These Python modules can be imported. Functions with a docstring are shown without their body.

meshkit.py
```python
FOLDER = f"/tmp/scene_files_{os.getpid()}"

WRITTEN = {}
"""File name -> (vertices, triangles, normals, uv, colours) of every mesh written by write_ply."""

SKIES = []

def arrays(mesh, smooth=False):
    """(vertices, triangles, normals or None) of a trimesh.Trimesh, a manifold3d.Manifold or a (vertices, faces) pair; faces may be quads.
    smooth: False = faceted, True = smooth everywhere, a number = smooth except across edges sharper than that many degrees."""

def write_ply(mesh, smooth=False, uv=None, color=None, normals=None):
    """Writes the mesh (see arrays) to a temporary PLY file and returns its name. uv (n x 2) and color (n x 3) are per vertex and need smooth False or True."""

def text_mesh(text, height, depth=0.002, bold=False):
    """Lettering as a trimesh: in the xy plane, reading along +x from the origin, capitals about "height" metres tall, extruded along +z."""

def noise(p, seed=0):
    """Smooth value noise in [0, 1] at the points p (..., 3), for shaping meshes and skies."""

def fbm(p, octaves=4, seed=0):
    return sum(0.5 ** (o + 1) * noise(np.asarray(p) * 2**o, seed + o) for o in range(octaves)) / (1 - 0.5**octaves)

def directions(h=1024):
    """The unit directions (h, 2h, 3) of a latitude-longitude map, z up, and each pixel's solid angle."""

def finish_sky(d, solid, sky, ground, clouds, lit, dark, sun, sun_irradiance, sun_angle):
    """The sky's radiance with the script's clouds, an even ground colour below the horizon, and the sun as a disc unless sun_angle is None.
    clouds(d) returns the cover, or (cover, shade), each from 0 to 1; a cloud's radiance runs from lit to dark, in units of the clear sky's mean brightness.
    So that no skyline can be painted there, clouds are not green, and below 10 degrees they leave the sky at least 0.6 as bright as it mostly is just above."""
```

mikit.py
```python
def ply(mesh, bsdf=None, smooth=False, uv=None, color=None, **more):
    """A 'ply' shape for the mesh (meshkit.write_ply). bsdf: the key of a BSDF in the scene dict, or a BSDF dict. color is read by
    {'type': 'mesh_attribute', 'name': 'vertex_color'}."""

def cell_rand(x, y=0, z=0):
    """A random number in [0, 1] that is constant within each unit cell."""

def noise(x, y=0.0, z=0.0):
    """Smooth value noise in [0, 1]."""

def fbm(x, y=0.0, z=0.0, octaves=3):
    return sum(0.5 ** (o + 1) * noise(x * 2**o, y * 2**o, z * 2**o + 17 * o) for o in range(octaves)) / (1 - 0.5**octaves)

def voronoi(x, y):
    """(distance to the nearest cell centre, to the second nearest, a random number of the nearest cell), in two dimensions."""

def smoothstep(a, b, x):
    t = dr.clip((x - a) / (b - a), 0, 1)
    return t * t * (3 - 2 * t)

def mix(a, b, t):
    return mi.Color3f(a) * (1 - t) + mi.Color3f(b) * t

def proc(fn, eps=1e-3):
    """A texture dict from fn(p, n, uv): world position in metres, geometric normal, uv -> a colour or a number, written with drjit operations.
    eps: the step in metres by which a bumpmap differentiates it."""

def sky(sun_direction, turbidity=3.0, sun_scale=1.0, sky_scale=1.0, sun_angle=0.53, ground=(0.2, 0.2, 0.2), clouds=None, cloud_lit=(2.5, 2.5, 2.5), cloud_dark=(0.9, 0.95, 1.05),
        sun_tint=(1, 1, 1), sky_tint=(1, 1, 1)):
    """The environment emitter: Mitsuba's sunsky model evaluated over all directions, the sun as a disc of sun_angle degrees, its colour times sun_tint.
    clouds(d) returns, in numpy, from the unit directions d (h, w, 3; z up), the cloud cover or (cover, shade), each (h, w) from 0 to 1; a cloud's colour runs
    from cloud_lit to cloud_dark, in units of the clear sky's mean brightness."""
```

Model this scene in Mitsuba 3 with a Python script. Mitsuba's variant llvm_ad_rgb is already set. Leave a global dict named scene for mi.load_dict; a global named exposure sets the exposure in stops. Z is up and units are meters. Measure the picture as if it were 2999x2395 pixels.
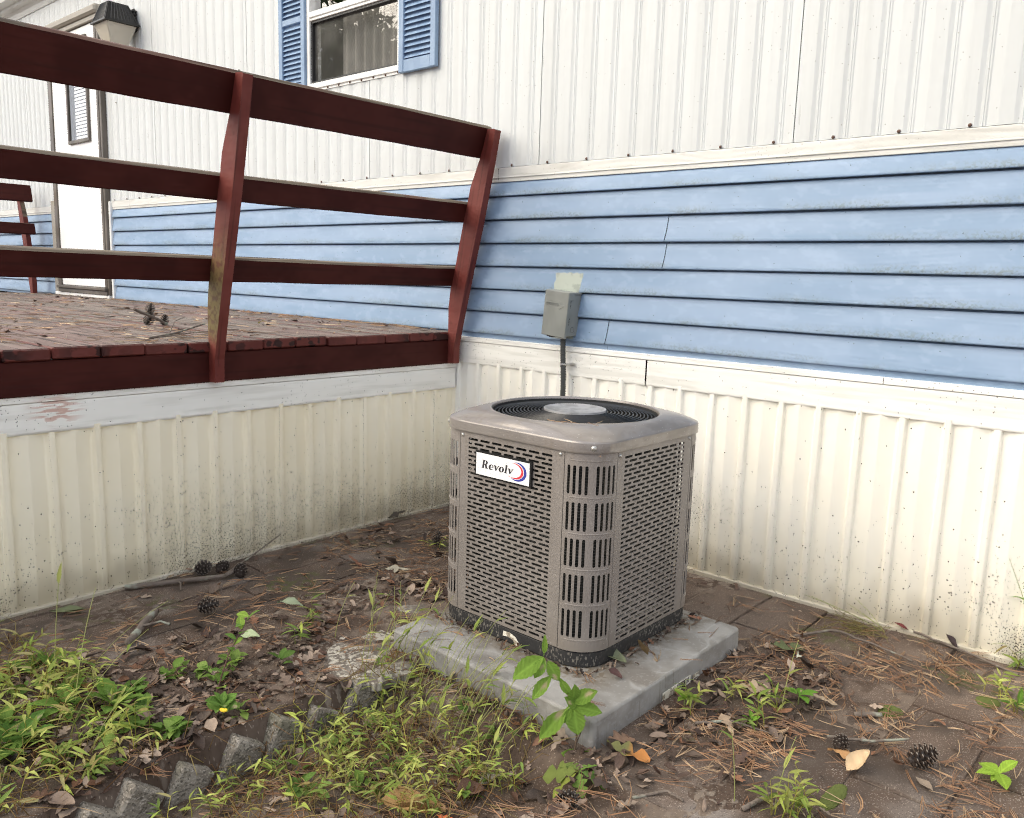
import math, random
import numpy as np, trimesh, drjit as dr, mitsuba as mi
import mikit, meshkit
from mikit import ply, proc, noise, fbm, voronoi, smoothstep, mix
from shapely.geometry import Polygon, box as sbox, Point
from shapely import affinity
from shapely.ops import unary_union

scene, labels = {}, {}
rng = np.random.default_rng(7)
T = mi.ScalarTransform4f
PI = math.pi

# ------------------------------------------------------------------ camera, sky, exposure
CAM = np.array([2.7910, -2.7731, 1.1056])
YAW, PITCH, ROLL = np.radians([41.2717, 9.0975, 1.7530])
fwd = np.array([-math.sin(YAW) * math.cos(PITCH), math.cos(YAW) * math.cos(PITCH), -math.sin(PITCH)])
rgt = np.array([math.cos(YAW), math.sin(YAW), 0.0])
upv = np.cross(rgt, fwd)
upv = -math.sin(ROLL) * rgt + math.cos(ROLL) * upv
scene['camera'] = {'type': 'perspective', 'fov': 63.70, 'fov_axis': 'x', 'near_clip': 0.02, 'far_clip': 500.0,
                   'to_world': T().look_at(origin=CAM.tolist(), target=(CAM + fwd).tolist(), up=upv.tolist())}
scene['sky'] = mikit.sky([-0.50, -0.74, 0.66], turbidity=3, sun_scale=0.25, sun_angle=55, clouds=lambda d: 1.0, sky_tint=(1, 1, 1), sun_tint=(1.0, 1.10, 1.26),
                         cloud_lit=(1.24, 1.30, 1.42), ground=(0.12, 0.12, 0.11))
exposure = 3.55

# ------------------------------------------------------------------ helpers
def numbered(key):
    if key not in scene and key not in labels: return key
    i = 1
    while f'{key}_{i:03d}' in scene or f'{key}_{i:03d}' in labels: i += 1
    return f'{key}_{i:03d}'

_counts = {}
def fresh(key):
    n = _counts.get(key, 0); _counts[key] = n + 1
    return key if n == 0 else f'{key}_{n:03d}'

def obj(name, mesh, mat, parent=None, smooth=False, label=None, **more):
    key = fresh((parent + '__' if parent else '') + name)
    scene[key] = ply(mesh, mat, smooth=smooth, **more)
    if label: labels[key] = {'label': label}
    return key

def thing(name, label, cat, group=None):
    key = fresh(name)
    labels[key] = {'label': label, 'category': cat}
    if group: labels[key]['group'] = group
    return key

def tag(key, label, cat=None, group=None, kind=None):
    d = {'label': label}
    if cat: d['category'] = cat
    if group: d['group'] = group
    if kind: d['kind'] = kind
    labels[key] = d
    return key

def cat_(*ms):
    ms = [m for m in ms if m is not None]
    return trimesh.util.concatenate(ms)

def box(x0, x1, y0, y1, z0, z1, c=0.0):
    if c <= 0:
        m = trimesh.creation.box((x1 - x0, y1 - y0, z1 - z0)); m.apply_translation(((x0 + x1) / 2, (y0 + y1) / 2, (z0 + z1) / 2)); return m
    P = []
    for sx in (0, 1):
        for sy in (0, 1):
            for sz in (0, 1):
                X, Y, Z = (x0, x1)[sx], (y0, y1)[sy], (z0, z1)[sz]
                dx, dy, dz = (c, -c)[sx], (c, -c)[sy], (c, -c)[sz]
                P += [(X, Y + dy, Z + dz), (X + dx, Y, Z + dz), (X + dx, Y + dy, Z)]
    return trimesh.convex.convex_hull(np.array(P))

def hull(P): return trimesh.convex.convex_hull(np.asarray(P, float))

def extrude(poly, d):
    gs = getattr(poly, 'geoms', [poly])
    return trimesh.util.concatenate([trimesh.creation.extrude_polygon(g, d, engine='earcut') for g in gs if g.area > 1e-12])

def mapped(m, M):
    """verts (u,v,w) -> world by columns M: origin, eu, ev, ew"""
    o, eu, ev, ew = [np.asarray(a, float) for a in M]
    v = m.vertices
    m2 = trimesh.Trimesh(o + v[:, :1] * eu + v[:, 1:2] * ev + v[:, 2:3] * ew, m.faces.copy(), process=False)
    if np.dot(np.cross(eu, ev), ew) < 0: m2.faces = m2.faces[:, ::-1]
    return m2

def tube(pts, r, n=6, caps=True):
    pts = np.asarray(pts, float); k = len(pts)
    r = np.broadcast_to(np.asarray(r, float), (k,))
    t = np.gradient(pts, axis=0); t /= np.linalg.norm(t, axis=1, keepdims=True) + 1e-12
    a = np.array([0.0, 0, 1]) if abs(t[0, 2]) < 0.9 else np.array([1.0, 0, 0])
    V = []
    u = np.cross(t[0], a); u /= np.linalg.norm(u)
    for i in range(k):
        u = u - t[i] * np.dot(u, t[i]); u /= np.linalg.norm(u) + 1e-12
        w = np.cross(t[i], u)
        ang = np.arange(n) * 2 * PI / n
        V.append(pts[i] + r[i] * (np.cos(ang)[:, None] * u + np.sin(ang)[:, None] * w))
    V = np.vstack(V); F = []
    for i in range(k - 1):
        for j in range(n):
            a0, a1, b0, b1 = i * n + j, i * n + (j + 1) % n, (i + 1) * n + j, (i + 1) * n + (j + 1) % n
            F += [(a0, a1, b1), (a0, b1, b0)]
    if caps:
        for j in range(1, n - 1):
            F += [(0, j + 1, j), ((k - 1) * n, (k - 1) * n + j, (k - 1) * n + j + 1)]
    return trimesh.Trimesh(V, np.array(F), process=False)

def lathe(prof, n=48, center=(0, 0, 0)):
    prof = np.asarray(prof, float); k = len(prof); ang = np.arange(n) * 2 * PI / n
    V = np.stack([np.outer(prof[:, 0], np.cos(ang)), np.outer(prof[:, 0], np.sin(ang)), np.repeat(prof[:, 1:2], n, 1)], -1).reshape(-1, 3) + np.asarray(center)
    F = []
    for i in range(k - 1):
        for j in range(n):
            a0, a1, b0, b1 = i * n + j, i * n + (j + 1) % n, (i + 1) * n + j, (i + 1) * n + (j + 1) % n
            F += [(a0, a1, b1), (a0, b1, b0)]
    return trimesh.Trimesh(V, np.array(F), process=False)

def sheet(A, B):
    """strip between polylines A and B (n x 3)"""
    A, B = np.asarray(A, float), np.asarray(B, float); n = len(A)
    i = np.arange(n - 1)
    F = np.vstack([np.stack([i, i + 1, i + n + 1], 1), np.stack([i, i + n + 1, i + n], 1)])
    return trimesh.Trimesh(np.vstack([A, B]), F, process=False)

def grid(fn, us, vs):
    U, V = np.meshgrid(us, vs, indexing='ij')
    P = fn(U, V).reshape(-1, 3); n, m = len(us), len(vs)
    i, j = np.meshgrid(np.arange(n - 1), np.arange(m - 1), indexing='ij'); a = (i * m + j).ravel()
    return trimesh.Trimesh(P, np.vstack([np.stack([a, a + m, a + m + 1], 1), np.stack([a, a + m + 1, a + 1], 1)]), process=False)

# ------------------------------------------------------------------ materials
def two(b): return {'type': 'twosided', 'bsdf': b}
def rgb(*c): return {'type': 'rgb', 'value': list(c)}
def pr(color, rough=0.5, bump=None, bscale=1.0, eps=1e-3, **k):
    b = {'type': 'principled', 'base_color': proc(color) if callable(color) else rgb(*color), 'roughness': proc(rough) if callable(rough) else rough, **k}
    if bump is not None:
        b = {'type': 'bumpmap', 'arbitrary': proc(bump, eps), 'scale': bscale, 'bsdf': b}
    return two(b)

def speck(u, v, s, dens, rad=0.3):
    d, _, r = voronoi(u * s, v * s)
    sz = rad * (0.45 + 0.55 * fbm(u * s * 0.9 + 31, v * s * 0.9, 0, 2))
    return dr.select(r < dens, 1 - smoothstep(sz * 0.6, sz, d), mi.Float(0))

def wallu(p): return p.x + p.y * 1.0

def grain(p, fq=300.0):
    """raised wood-grain of vinyl, along the wall"""
    u = wallu(p); w = noise(u * 2.2, p.z * 7.0) * 3.2 + noise(u * 7, p.z * 25) * 0.5
    return 0.5 + 0.5 * dr.sin((p.z * fq + w * 7.0)) * (0.35 + 0.65 * noise(u * 12, p.z * 90))

def c_upper(p, n, uv):
    st = fbm(p.x * 34, p.z * 0.9, 3, 3); st2 = fbm(p.x * 7, p.z * 1.1, 9, 2)
    g = smoothstep(0.50, 0.80, st) * 0.20 + smoothstep(0.45, 0.8, st2) * 0.12
    c = mix((0.575, 0.600, 0.605), (0.43, 0.445, 0.44), g)
    sp = speck(p.x, p.z, 55, 0.035 + 0.10 * smoothstep(0.52, 0.75, fbm(p.x * 3, p.z * 3, 5, 2)), 0.16) * 0.6
    scr = dr.select(noise(p.x * 120, p.z * 3.0, 2) > 0.965, mi.Float(0.5), mi.Float(0)) * smoothstep(0.55, 0.7, noise(p.x * 3, p.z * 2.2, 8))
    return mix(c, (0.22, 0.22, 0.20), dr.clip(sp + scr, 0, 1))
def b_upper(p, n, uv): return noise(p.x * 260, p.z * 22) + 0.6 * noise(p.x * 120, p.z * 260)
scene['m_upper'] = pr(c_upper, 0.42, b_upper, 0.0004, specular=0.4)

def c_trim(p, n, uv):
    d = fbm(wallu(p) * 5, p.z * 30, 1, 3)
    c = mix((0.645, 0.645, 0.615), (0.50, 0.495, 0.46), smoothstep(0.5, 0.85, d) * 0.6)
    return mix(c, (0.16, 0.15, 0.13), speck(wallu(p), p.z, 80, 0.03 + 0.2 * smoothstep(0.6, 0.8, fbm(wallu(p) * 4, p.z * 8, 7, 2)), 0.2) * 0.75)
def b_trim(p, n, uv): return grain(p)
scene['m_trim'] = pr(c_trim, 0.4, b_trim, 0.0007, specular=0.4)

def c_skirt(p, n, uv, ca=(0.875, 0.86, 0.80), cb=(0.85, 0.825, 0.735), k=1.6):
    u = wallu(p); h = p.z
    big = fbm(u * 3.1, h * 2.0, 4, 3)
    c = mix(ca, cb, smoothstep(0.35, 0.75, big))
    low = smoothstep(0.46, 0.0, h + 0.30 * (big - 0.5))
    c = mix(c, (0.52, 0.46, 0.30), low * 0.30 * k)
    dirt = smoothstep(0.16, 0.0, h + 0.2 * (fbm(u * 9, h * 6, 2, 3) - 0.5))
    c = mix(c, (0.25, 0.21, 0.14), dirt * 0.55)
    patch = smoothstep(0.40, 0.62, fbm(u * 2.4 + 5, h * 3, 8, 3)) * 0.75 + 0.25
    dens = smoothstep(0.44, 0.02, h) * patch
    sp = speck(u, h * 0.8, 105, 0.012 + 0.70 * k * dens * dens, 0.36)
    sp2 = speck(u + 3.3, h * 0.7, 190, 0.70 * k * dens * patch, 0.36) * 0.85
    return mix(c, (0.055, 0.047, 0.035), dr.clip(dr.maximum(sp, sp2), 0, 1) * 0.9)
scene['m_skirt'] = pr(c_skirt, 0.38, specular=0.4)
scene['m_skirt_warmlit'] = pr(lambda p, n, uv: c_skirt(p, n, uv, (0.89, 0.835, 0.68), (0.86, 0.79, 0.61), 1.4), 0.38, specular=0.4)  # same skirting as the house; warmer light by the deck mixed into its colour

def c_fascia(p, n, uv):
    u = wallu(p)
    c = mix((0.84, 0.835, 0.79), (0.66, 0.65, 0.60), smoothstep(0.42, 0.8, fbm(u * 5, p.z * 60, 1, 3)) * 0.6)
    c = mix(c, (0.10, 0.09, 0.075), speck(u, p.z, 75, 0.05 + 0.25 * smoothstep(0.58, 0.75, fbm(u * 3.4, p.z * 9, 7, 2)), 0.22) * 0.85)
    red = dr.select(dr.abs(p.x) < 0.05, smoothstep(0.11, 0.03, dr.sqrt(dr.square((p.y + 1.797) * 1.0) + dr.square((p.z - 0.645) * 1.6))), mi.Float(0)) * smoothstep(0.45, 0.62, noise(u * 30, p.z * 230))
    return mix(c, (0.50, 0.27, 0.20), red * 0.75)
scene['m_fascia'] = pr(c_fascia, 0.4, b_trim, 0.0006, specular=0.4)

def c_blue(p, n, uv):
    u = wallu(p)
    w = fbm(u * 3, p.z * 16, 2, 3)
    c = mix((0.210, 0.305, 0.440), (0.255, 0.350, 0.490), smoothstep(0.3, 0.7, w))
    chalk = smoothstep(0.52, 0.78, fbm(u * 26 + 3 * fbm(u * 3, p.z * 9, 1, 2), p.z * 46, 5, 3))
    c = mix(c, (0.36, 0.46, 0.61), chalk * 0.20)
    k = (1.4572 - p.z) / 0.1016
    t = k - dr.floor(k)                       # 0 just under a lap's lower edge, 1 at the next lower edge
    edge = smoothstep(0.62, 1.0, t)
    d = edge * smoothstep(0.36, 0.70, fbm(u * 5, p.z * 10, 3, 3))
    sp = smoothstep(0.48, 0.68, fbm(u * 170, p.z * 170, 6, 2))
    c = mix(c, (0.17, 0.20, 0.19), dr.clip(d * (0.25 + 0.75 * sp), 0, 1) * 0.75)
    c = mix(c, (0.06, 0.06, 0.06), speck(u, p.z, 60, 0.025, 0.16) * 0.8)
    # pale unpainted patch where a larger box used to hang, ragged edge
    jx = (noise(p.x * 60, p.z * 60) - 0.5) * 0.010
    pm = smoothstep(0.588, 0.592, p.x + jx) * smoothstep(0.729, 0.725, p.x + jx - (p.z - 1.09) * 0.10) * smoothstep(0.855, 0.860, p.z + jx) * smoothstep(1.1310, 1.1275, p.z + jx)
    pc = mix((0.40, 0.44, 0.385), (0.29, 0.325, 0.285), smoothstep(0.45, 0.75, fbm(p.x * 40, p.z * 40, 2, 3)))
    return mix(c, pc, pm)
scene['m_blue'] = pr(c_blue, 0.45, lambda p, n, uv: grain(p, 430.0), 0.00040, specular=0.35)

def woodgrain(a, b, c):   # a along, b/c across
    return fbm(a * 2.5, b * 55, c * 55, 4)
def c_post_lit(p, n, uv): return c_red(p, n, uv, (0.125, 0.024, 0.019), (0.165, 0.042, 0.034), True)  # same paint as the rails; the posts' brighter light put into the colour
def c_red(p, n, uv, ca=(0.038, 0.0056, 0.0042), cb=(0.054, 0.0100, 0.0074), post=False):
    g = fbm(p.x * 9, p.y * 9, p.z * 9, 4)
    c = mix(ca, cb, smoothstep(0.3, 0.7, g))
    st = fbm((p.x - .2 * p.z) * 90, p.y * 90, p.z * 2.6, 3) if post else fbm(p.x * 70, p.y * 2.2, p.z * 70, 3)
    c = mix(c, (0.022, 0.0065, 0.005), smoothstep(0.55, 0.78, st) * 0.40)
    top = smoothstep(0.30, 0.42, n.z)
    wg = fbm(p.x * 60, p.y * 3.0, p.z * 40, 3)
    tc = mix((0.20, 0.165, 0.125), (0.085, 0.066, 0.05), smoothstep(0.35, 0.65, wg))
    tc = mix(tc, (0.13, 0.05, 0.04), smoothstep(0.55, 0.7, fbm(p.x * 8, p.y * 5, 3, 2)) * 0.6)
    c = mix(c, tc, top * smoothstep(1.0, 1.02, p.z))
    # green algae on the damp lower part of the post faces that look away from the yard
    alg = smoothstep(-0.6, -0.9, n.y) * smoothstep(1.30, 1.0, p.z) * smoothstep(0.78, 0.9, p.z) * smoothstep(-0.9, -1.2, p.y)
    c = mix(c, mix((0.16, 0.15, 0.06), (0.09, 0.07, 0.04), smoothstep(0.4, 0.7, fbm(p.x * 90, p.y * 90, p.z * 60, 2))), alg * 0.75 * smoothstep(0.25, 0.5, fbm(p.x * 16, p.y, p.z * 5, 3)))
    return mix(c, (0.05, 0.012, 0.010), smoothstep(0.76, 0.82, fbm(p.x * 22, p.y * 22, p.z * 22, 3)) * 0.3)
def b_red(p, n, uv): return fbm(p.x * 80, p.y * 14, p.z * 80, 3) + 0.5 * noise(p.x * 300, p.y * 300, p.z * 300)
scene['m_red_shaded'] = pr(c_red, 0.6, b_red, 0.0014, specular=0.16)  # rails and rims: the post paint with their shade put into the colour
scene['m_post_lit'] = pr(c_post_lit, 0.55, b_red, 0.0014, specular=0.25)

def c_redend(p, n, uv):
    flake = smoothstep(0.50, 0.56, fbm(p.y * 26, p.z * 34, p.x * 20, 4))
    ch = smoothstep(0.85, 0.0, -p.y * 1.0)   # more flaking on the boards nearest the house
    c = mix((0.095, 0.018, 0.014), (0.14, 0.034, 0.027), fbm(p.x * 12, p.y * 12, p.z * 12, 3))
    c = mix(c, (0.030, 0.009, 0.008), flake * (0.25 + 0.75 * smoothstep(0.42, 0.6, fbm(p.y * 3.3, 2, 2, 2))))
    top = smoothstep(0.6, 0.9, n.z)
    wg = fbm(p.x * 3.2, p.y * 75, 1, 4); wb = fbm(p.x * 1.5, p.y * 4, 5, 3)
    tc = mix((0.215, 0.178, 0.152), (0.115, 0.090, 0.076), smoothstep(0.3, 0.66, wg))
    tc = mix(tc, (0.185, 0.118, 0.103), smoothstep(0.45, 0.7, wb) * 0.6)
    tc = mix(tc, (0.028, 0.022, 0.018), smoothstep(0.63, 0.70, fbm(p.x * 5, p.y * 130, 7, 3)) * 0.8)
    return mix(c, tc, top)
def b_board(p, n, uv): return fbm(p.x * 6, p.y * 140, p.z * 60, 4)
scene['m_board'] = pr(c_redend, 0.6, b_board, 0.003, specular=0.3)

def c_ac(p, n, uv):
    d = fbm(p.x * 7, p.y * 7, p.z * 4, 3)
    c = mix((0.252, 0.227, 0.210), (0.218, 0.196, 0.181), smoothstep(0.35, 0.7, d))
    # grime: on the right-hand side of the lid and skirt, and drips
    gr = smoothstep(1.42, 1.62, p.x) * smoothstep(0.655, 0.675, p.z) * smoothstep(0.40, 0.62, fbm(p.x * 16, p.y * 16, p.z * 42, 4))
    c = mix(c, (0.125, 0.108, 0.092), gr * 0.38)
    lo = smoothstep(0.19, 0.11, p.z + 0.06 * (fbm(p.x * 25, p.y * 25, 2, 2) - 0.5))
    c = mix(c, (0.17, 0.145, 0.115), lo * 0.45)
    st = smoothstep(0.56, 0.75, fbm(p.x * 60, p.y * 60, p.z * 5, 3)) * smoothstep(0.35, 0.68, p.z)
    c = mix(c, (0.20, 0.165, 0.13), st * 0.30)
    s2 = smoothstep(0.80, 0.84, fbm(p.x * 190, p.y * 190, p.z * 190, 2))
    return mix(c, (0.55, 0.52, 0.47), s2 * 0.35)
scene['m_ac'] = pr(c_ac, lambda p, n, uv: 0.30 + 0.22 * fbm(p.x * 12, p.y * 12, p.z * 12, 3), lambda p, n, uv: noise(p.x * 420, p.y * 420, p.z * 420), 0.00005, specular=0.5, metallic=0.15, clearcoat=0.6, clearcoat_gloss=0.93)
scene['m_aclid'] = pr(c_ac, lambda p, n, uv: 0.16 + 0.16 * fbm(p.x * 12, p.y * 12, p.z * 12, 3), specular=0.6, metallic=0.25, clearcoat=1.0, clearcoat_gloss=0.95)
def c_base(p, n, uv):
    sp = smoothstep(0.56, 0.74, fbm(p.x * 330, p.y * 330, p.z * 110, 2)) * smoothstep(0.35, 0.6, fbm(p.x * 12, p.y * 12, p.z * 20, 2))
    return mix((0.022, 0.022, 0.023), (0.20, 0.185, 0.16), sp * 0.75)
scene['m_base'] = pr(c_base, 0.55)
scene['m_black'] = pr((0.012, 0.012, 0.013), 0.38, specular=0.5)
scene['m_dark'] = pr((0.02, 0.02, 0.02), 0.8)
def c_coil(p, n, uv):
    w = p.z * 118.0; f = w - dr.floor(w)
    return mix((0.018, 0.019, 0.018), (0.15, 0.15, 0.14), smoothstep(0.80, 0.95, f))
scene['m_coil'] = pr(c_coil, 0.5)
scene['m_fancap'] = pr(lambda p, n, uv: mix((0.27, 0.27, 0.275), (0.20, 0.20, 0.20), smoothstep(0.4, 0.7, fbm(p.x * 40, p.y * 40, 2, 3))), 0.28, clearcoat=0.3)
scene['m_zinc'] = pr((0.50, 0.49, 0.46), 0.35, metallic=0.7)
scene['m_badge'] = pr((0.86, 0.86, 0.86), 0.3)
scene['m_ink'] = pr((0.035, 0.035, 0.04), 0.4)
scene['m_badgered'] = pr((0.62, 0.045, 0.06), 0.4)
scene['m_badgeblue'] = pr((0.04, 0.05, 0.30), 0.4)
def c_label(p, n, uv):
    return mix((0.66, 0.63, 0.54), (0.30, 0.26, 0.20), smoothstep(0.48, 0.62, fbm(p.x * 60, p.y * 60, p.z * 60, 3)))
scene['m_label'] = pr(c_label, 0.6)

def c_pad(p, n, uv):
    top = smoothstep(0.6, 0.95, n.z)
    m = fbm(p.x * 14, p.y * 14, p.z * 14, 4)
    c = mix((0.30, 0.292, 0.278), (0.215, 0.206, 0.192), smoothstep(0.35, 0.68, m))
    # dried puddle rings and grit on the flat top
    e = fbm(p.x * 5.5 + 2, p.y * 5.5, 3, 3); ring = smoothstep(0.028, 0.0, dr.abs(e - 0.52))
    c = mix(c, (0.38, 0.38, 0.37), ring * top * 0.5)
    c = mix(c, (0.115, 0.098, 0.082), top * smoothstep(0.50, 0.66, fbm(p.x * 6 + 7, p.y * 6, 1, 3)) * 0.65)
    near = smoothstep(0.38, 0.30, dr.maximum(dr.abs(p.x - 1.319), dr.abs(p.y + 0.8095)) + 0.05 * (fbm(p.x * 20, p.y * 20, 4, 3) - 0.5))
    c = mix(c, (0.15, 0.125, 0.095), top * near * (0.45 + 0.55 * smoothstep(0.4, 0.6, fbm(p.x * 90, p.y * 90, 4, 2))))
    drip = smoothstep(0.55, 0.80, fbm((p.x + p.y) * 130, (p.x - p.y) * 130, p.z * 5, 4)) * (1 - top) * smoothstep(0.35, 0.6, fbm(p.x * 9, p.y * 9, 4, 2))
    c = mix(c, (0.12, 0.105, 0.085), drip * 0.6)
    return mix(c, (0.34, 0.345, 0.345), smoothstep(0.60, 0.7, fbm(p.x * 120, p.y * 120, p.z * 120, 2)) * 0.25)
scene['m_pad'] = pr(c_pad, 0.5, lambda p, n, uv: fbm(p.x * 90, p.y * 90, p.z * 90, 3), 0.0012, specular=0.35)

def c_paver(p, n, uv):
    big = fbm(p.x * 3, p.y * 3, 1, 3)
    c = mix((0.084, 0.057, 0.042), (0.138, 0.102, 0.080), smoothstep(0.35, 0.7, big))
    c = mix(c, (0.20, 0.175, 0.157), smoothstep(0.50, 0.75, fbm(p.x * 5 + 9, p.y * 5, 2, 3)) * smoothstep(-0.6, -1.1, p.y) * 0.8)
    d, _, r = voronoi(p.x * 185, p.y * 185)
    c = mix(c, mix((0.22, 0.18, 0.15), (0.38, 0.335, 0.29), noise(p.x * 90, p.y * 90)), dr.select((r > 0.52), 1 - smoothstep(0.12, 0.20 + 0.32 * r * noise(p.x * 40, p.y * 40, 5), d), mi.Float(0)) * 0.8)
    d2, _, r2 = voronoi(p.x * 260 + 7, p.y * 260)
    c = mix(c, (0.05, 0.036, 0.03), dr.select((r2 < 0.25), 1 - smoothstep(0.2, 0.4, d2), mi.Float(0)) * 0.7)
    c = mix(c, (0.060, 0.046, 0.037), smoothstep(0.48, 0.62, fbm(p.x * 7 + 4, p.y * 7, 3, 4)) * 0.65)
    moss = smoothstep(0.60, 0.74, fbm(p.x * 4.2 + 3, p.y * 4.2, 6, 3)) * smoothstep(0.4, 0.62, fbm(p.x * 60, p.y * 60, 6, 2))
    return mix(c, (0.075, 0.085, 0.025), moss * 0.55)
scene['m_paver'] = pr(c_paver, 0.75, lambda p, n, uv: fbm(p.x * 170, p.y * 170, p.z * 170, 3), 0.0028, specular=0.25)

def c_soil(p, n, uv):
    c = mix((0.078, 0.055, 0.042), (0.160, 0.124, 0.098), smoothstep(0.35, 0.65, fbm(p.x * 9, p.y * 9, 1, 4)))
    c = mix(c, (0.26, 0.22, 0.18), smoothstep(0.52, 0.66, fbm(p.x * 60, p.y * 60, 2, 3)) * 0.6 * smoothstep(0.4, 0.65, fbm(p.x * 4, p.y * 4, 8, 2)))
    d, _, r = voronoi(p.x * 210, p.y * 210)
    return mix(c, mix((0.40, 0.34, 0.28), (0.03, 0.022, 0.018), dr.select(r > 0.5, mi.Float(1), mi.Float(0))), dr.select(r < 0.20, mi.Float(1), dr.select(r > 0.86, mi.Float(.7), mi.Float(0))) * (1 - smoothstep(0.10, 0.34, d)) * 0.5)
scene['m_soil'] = pr(c_soil, 0.9, lambda p, n, uv: fbm(p.x * 110, p.y * 110, 1, 4), 0.006, specular=0.15)

def c_conc(p, n, uv):
    m = fbm(p.x * 16, p.y * 16, p.z * 16, 4)
    c = mix((0.145, 0.125, 0.105), (0.24, 0.215, 0.185), smoothstep(0.35, 0.65, m))
    cr = smoothstep(0.44, 0.62, fbm(p.x * 120, p.y * 120, 3, 4)) * smoothstep(0.36, 0.58, fbm(p.x * 8, p.y * 8, 5, 3))
    return mix(c, (0.52, 0.485, 0.41), cr * 0.75)
scene['m_conc'] = pr(c_conc, 0.85, lambda p, n, uv: fbm(p.x * 120, p.y * 120, p.z * 120, 3), 0.004, specular=0.2)
def c_stone(p, n, uv):
    m = fbm(p.x * 22, p.y * 22, p.z * 22, 4)
    c = mix((0.155, 0.136, 0.112), (0.26, 0.236, 0.200), smoothstep(0.3, 0.7, m))
    c = mix(c, (0.40, 0.365, 0.32), smoothstep(0.54, 0.72, fbm(p.x * 260, p.y * 260, p.z * 260, 2)) * 0.65)
    c = mix(c, (0.03, 0.027, 0.022), smoothstep(0.56, 0.70, fbm(p.x * 210 + 9, p.y * 210, p.z * 210, 2)) * 0.6)
    return mix(c, (0.07, 0.08, 0.03), smoothstep(0.56, 0.74, fbm(p.x * 10, p.y * 10, p.z * 10 + 4, 3)) * 0.4)
scene['m_stone'] = pr(c_stone, 0.85, lambda p, n, uv: fbm(p.x * 180, p.y * 180, p.z * 180, 3), 0.004, specular=0.2)

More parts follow.
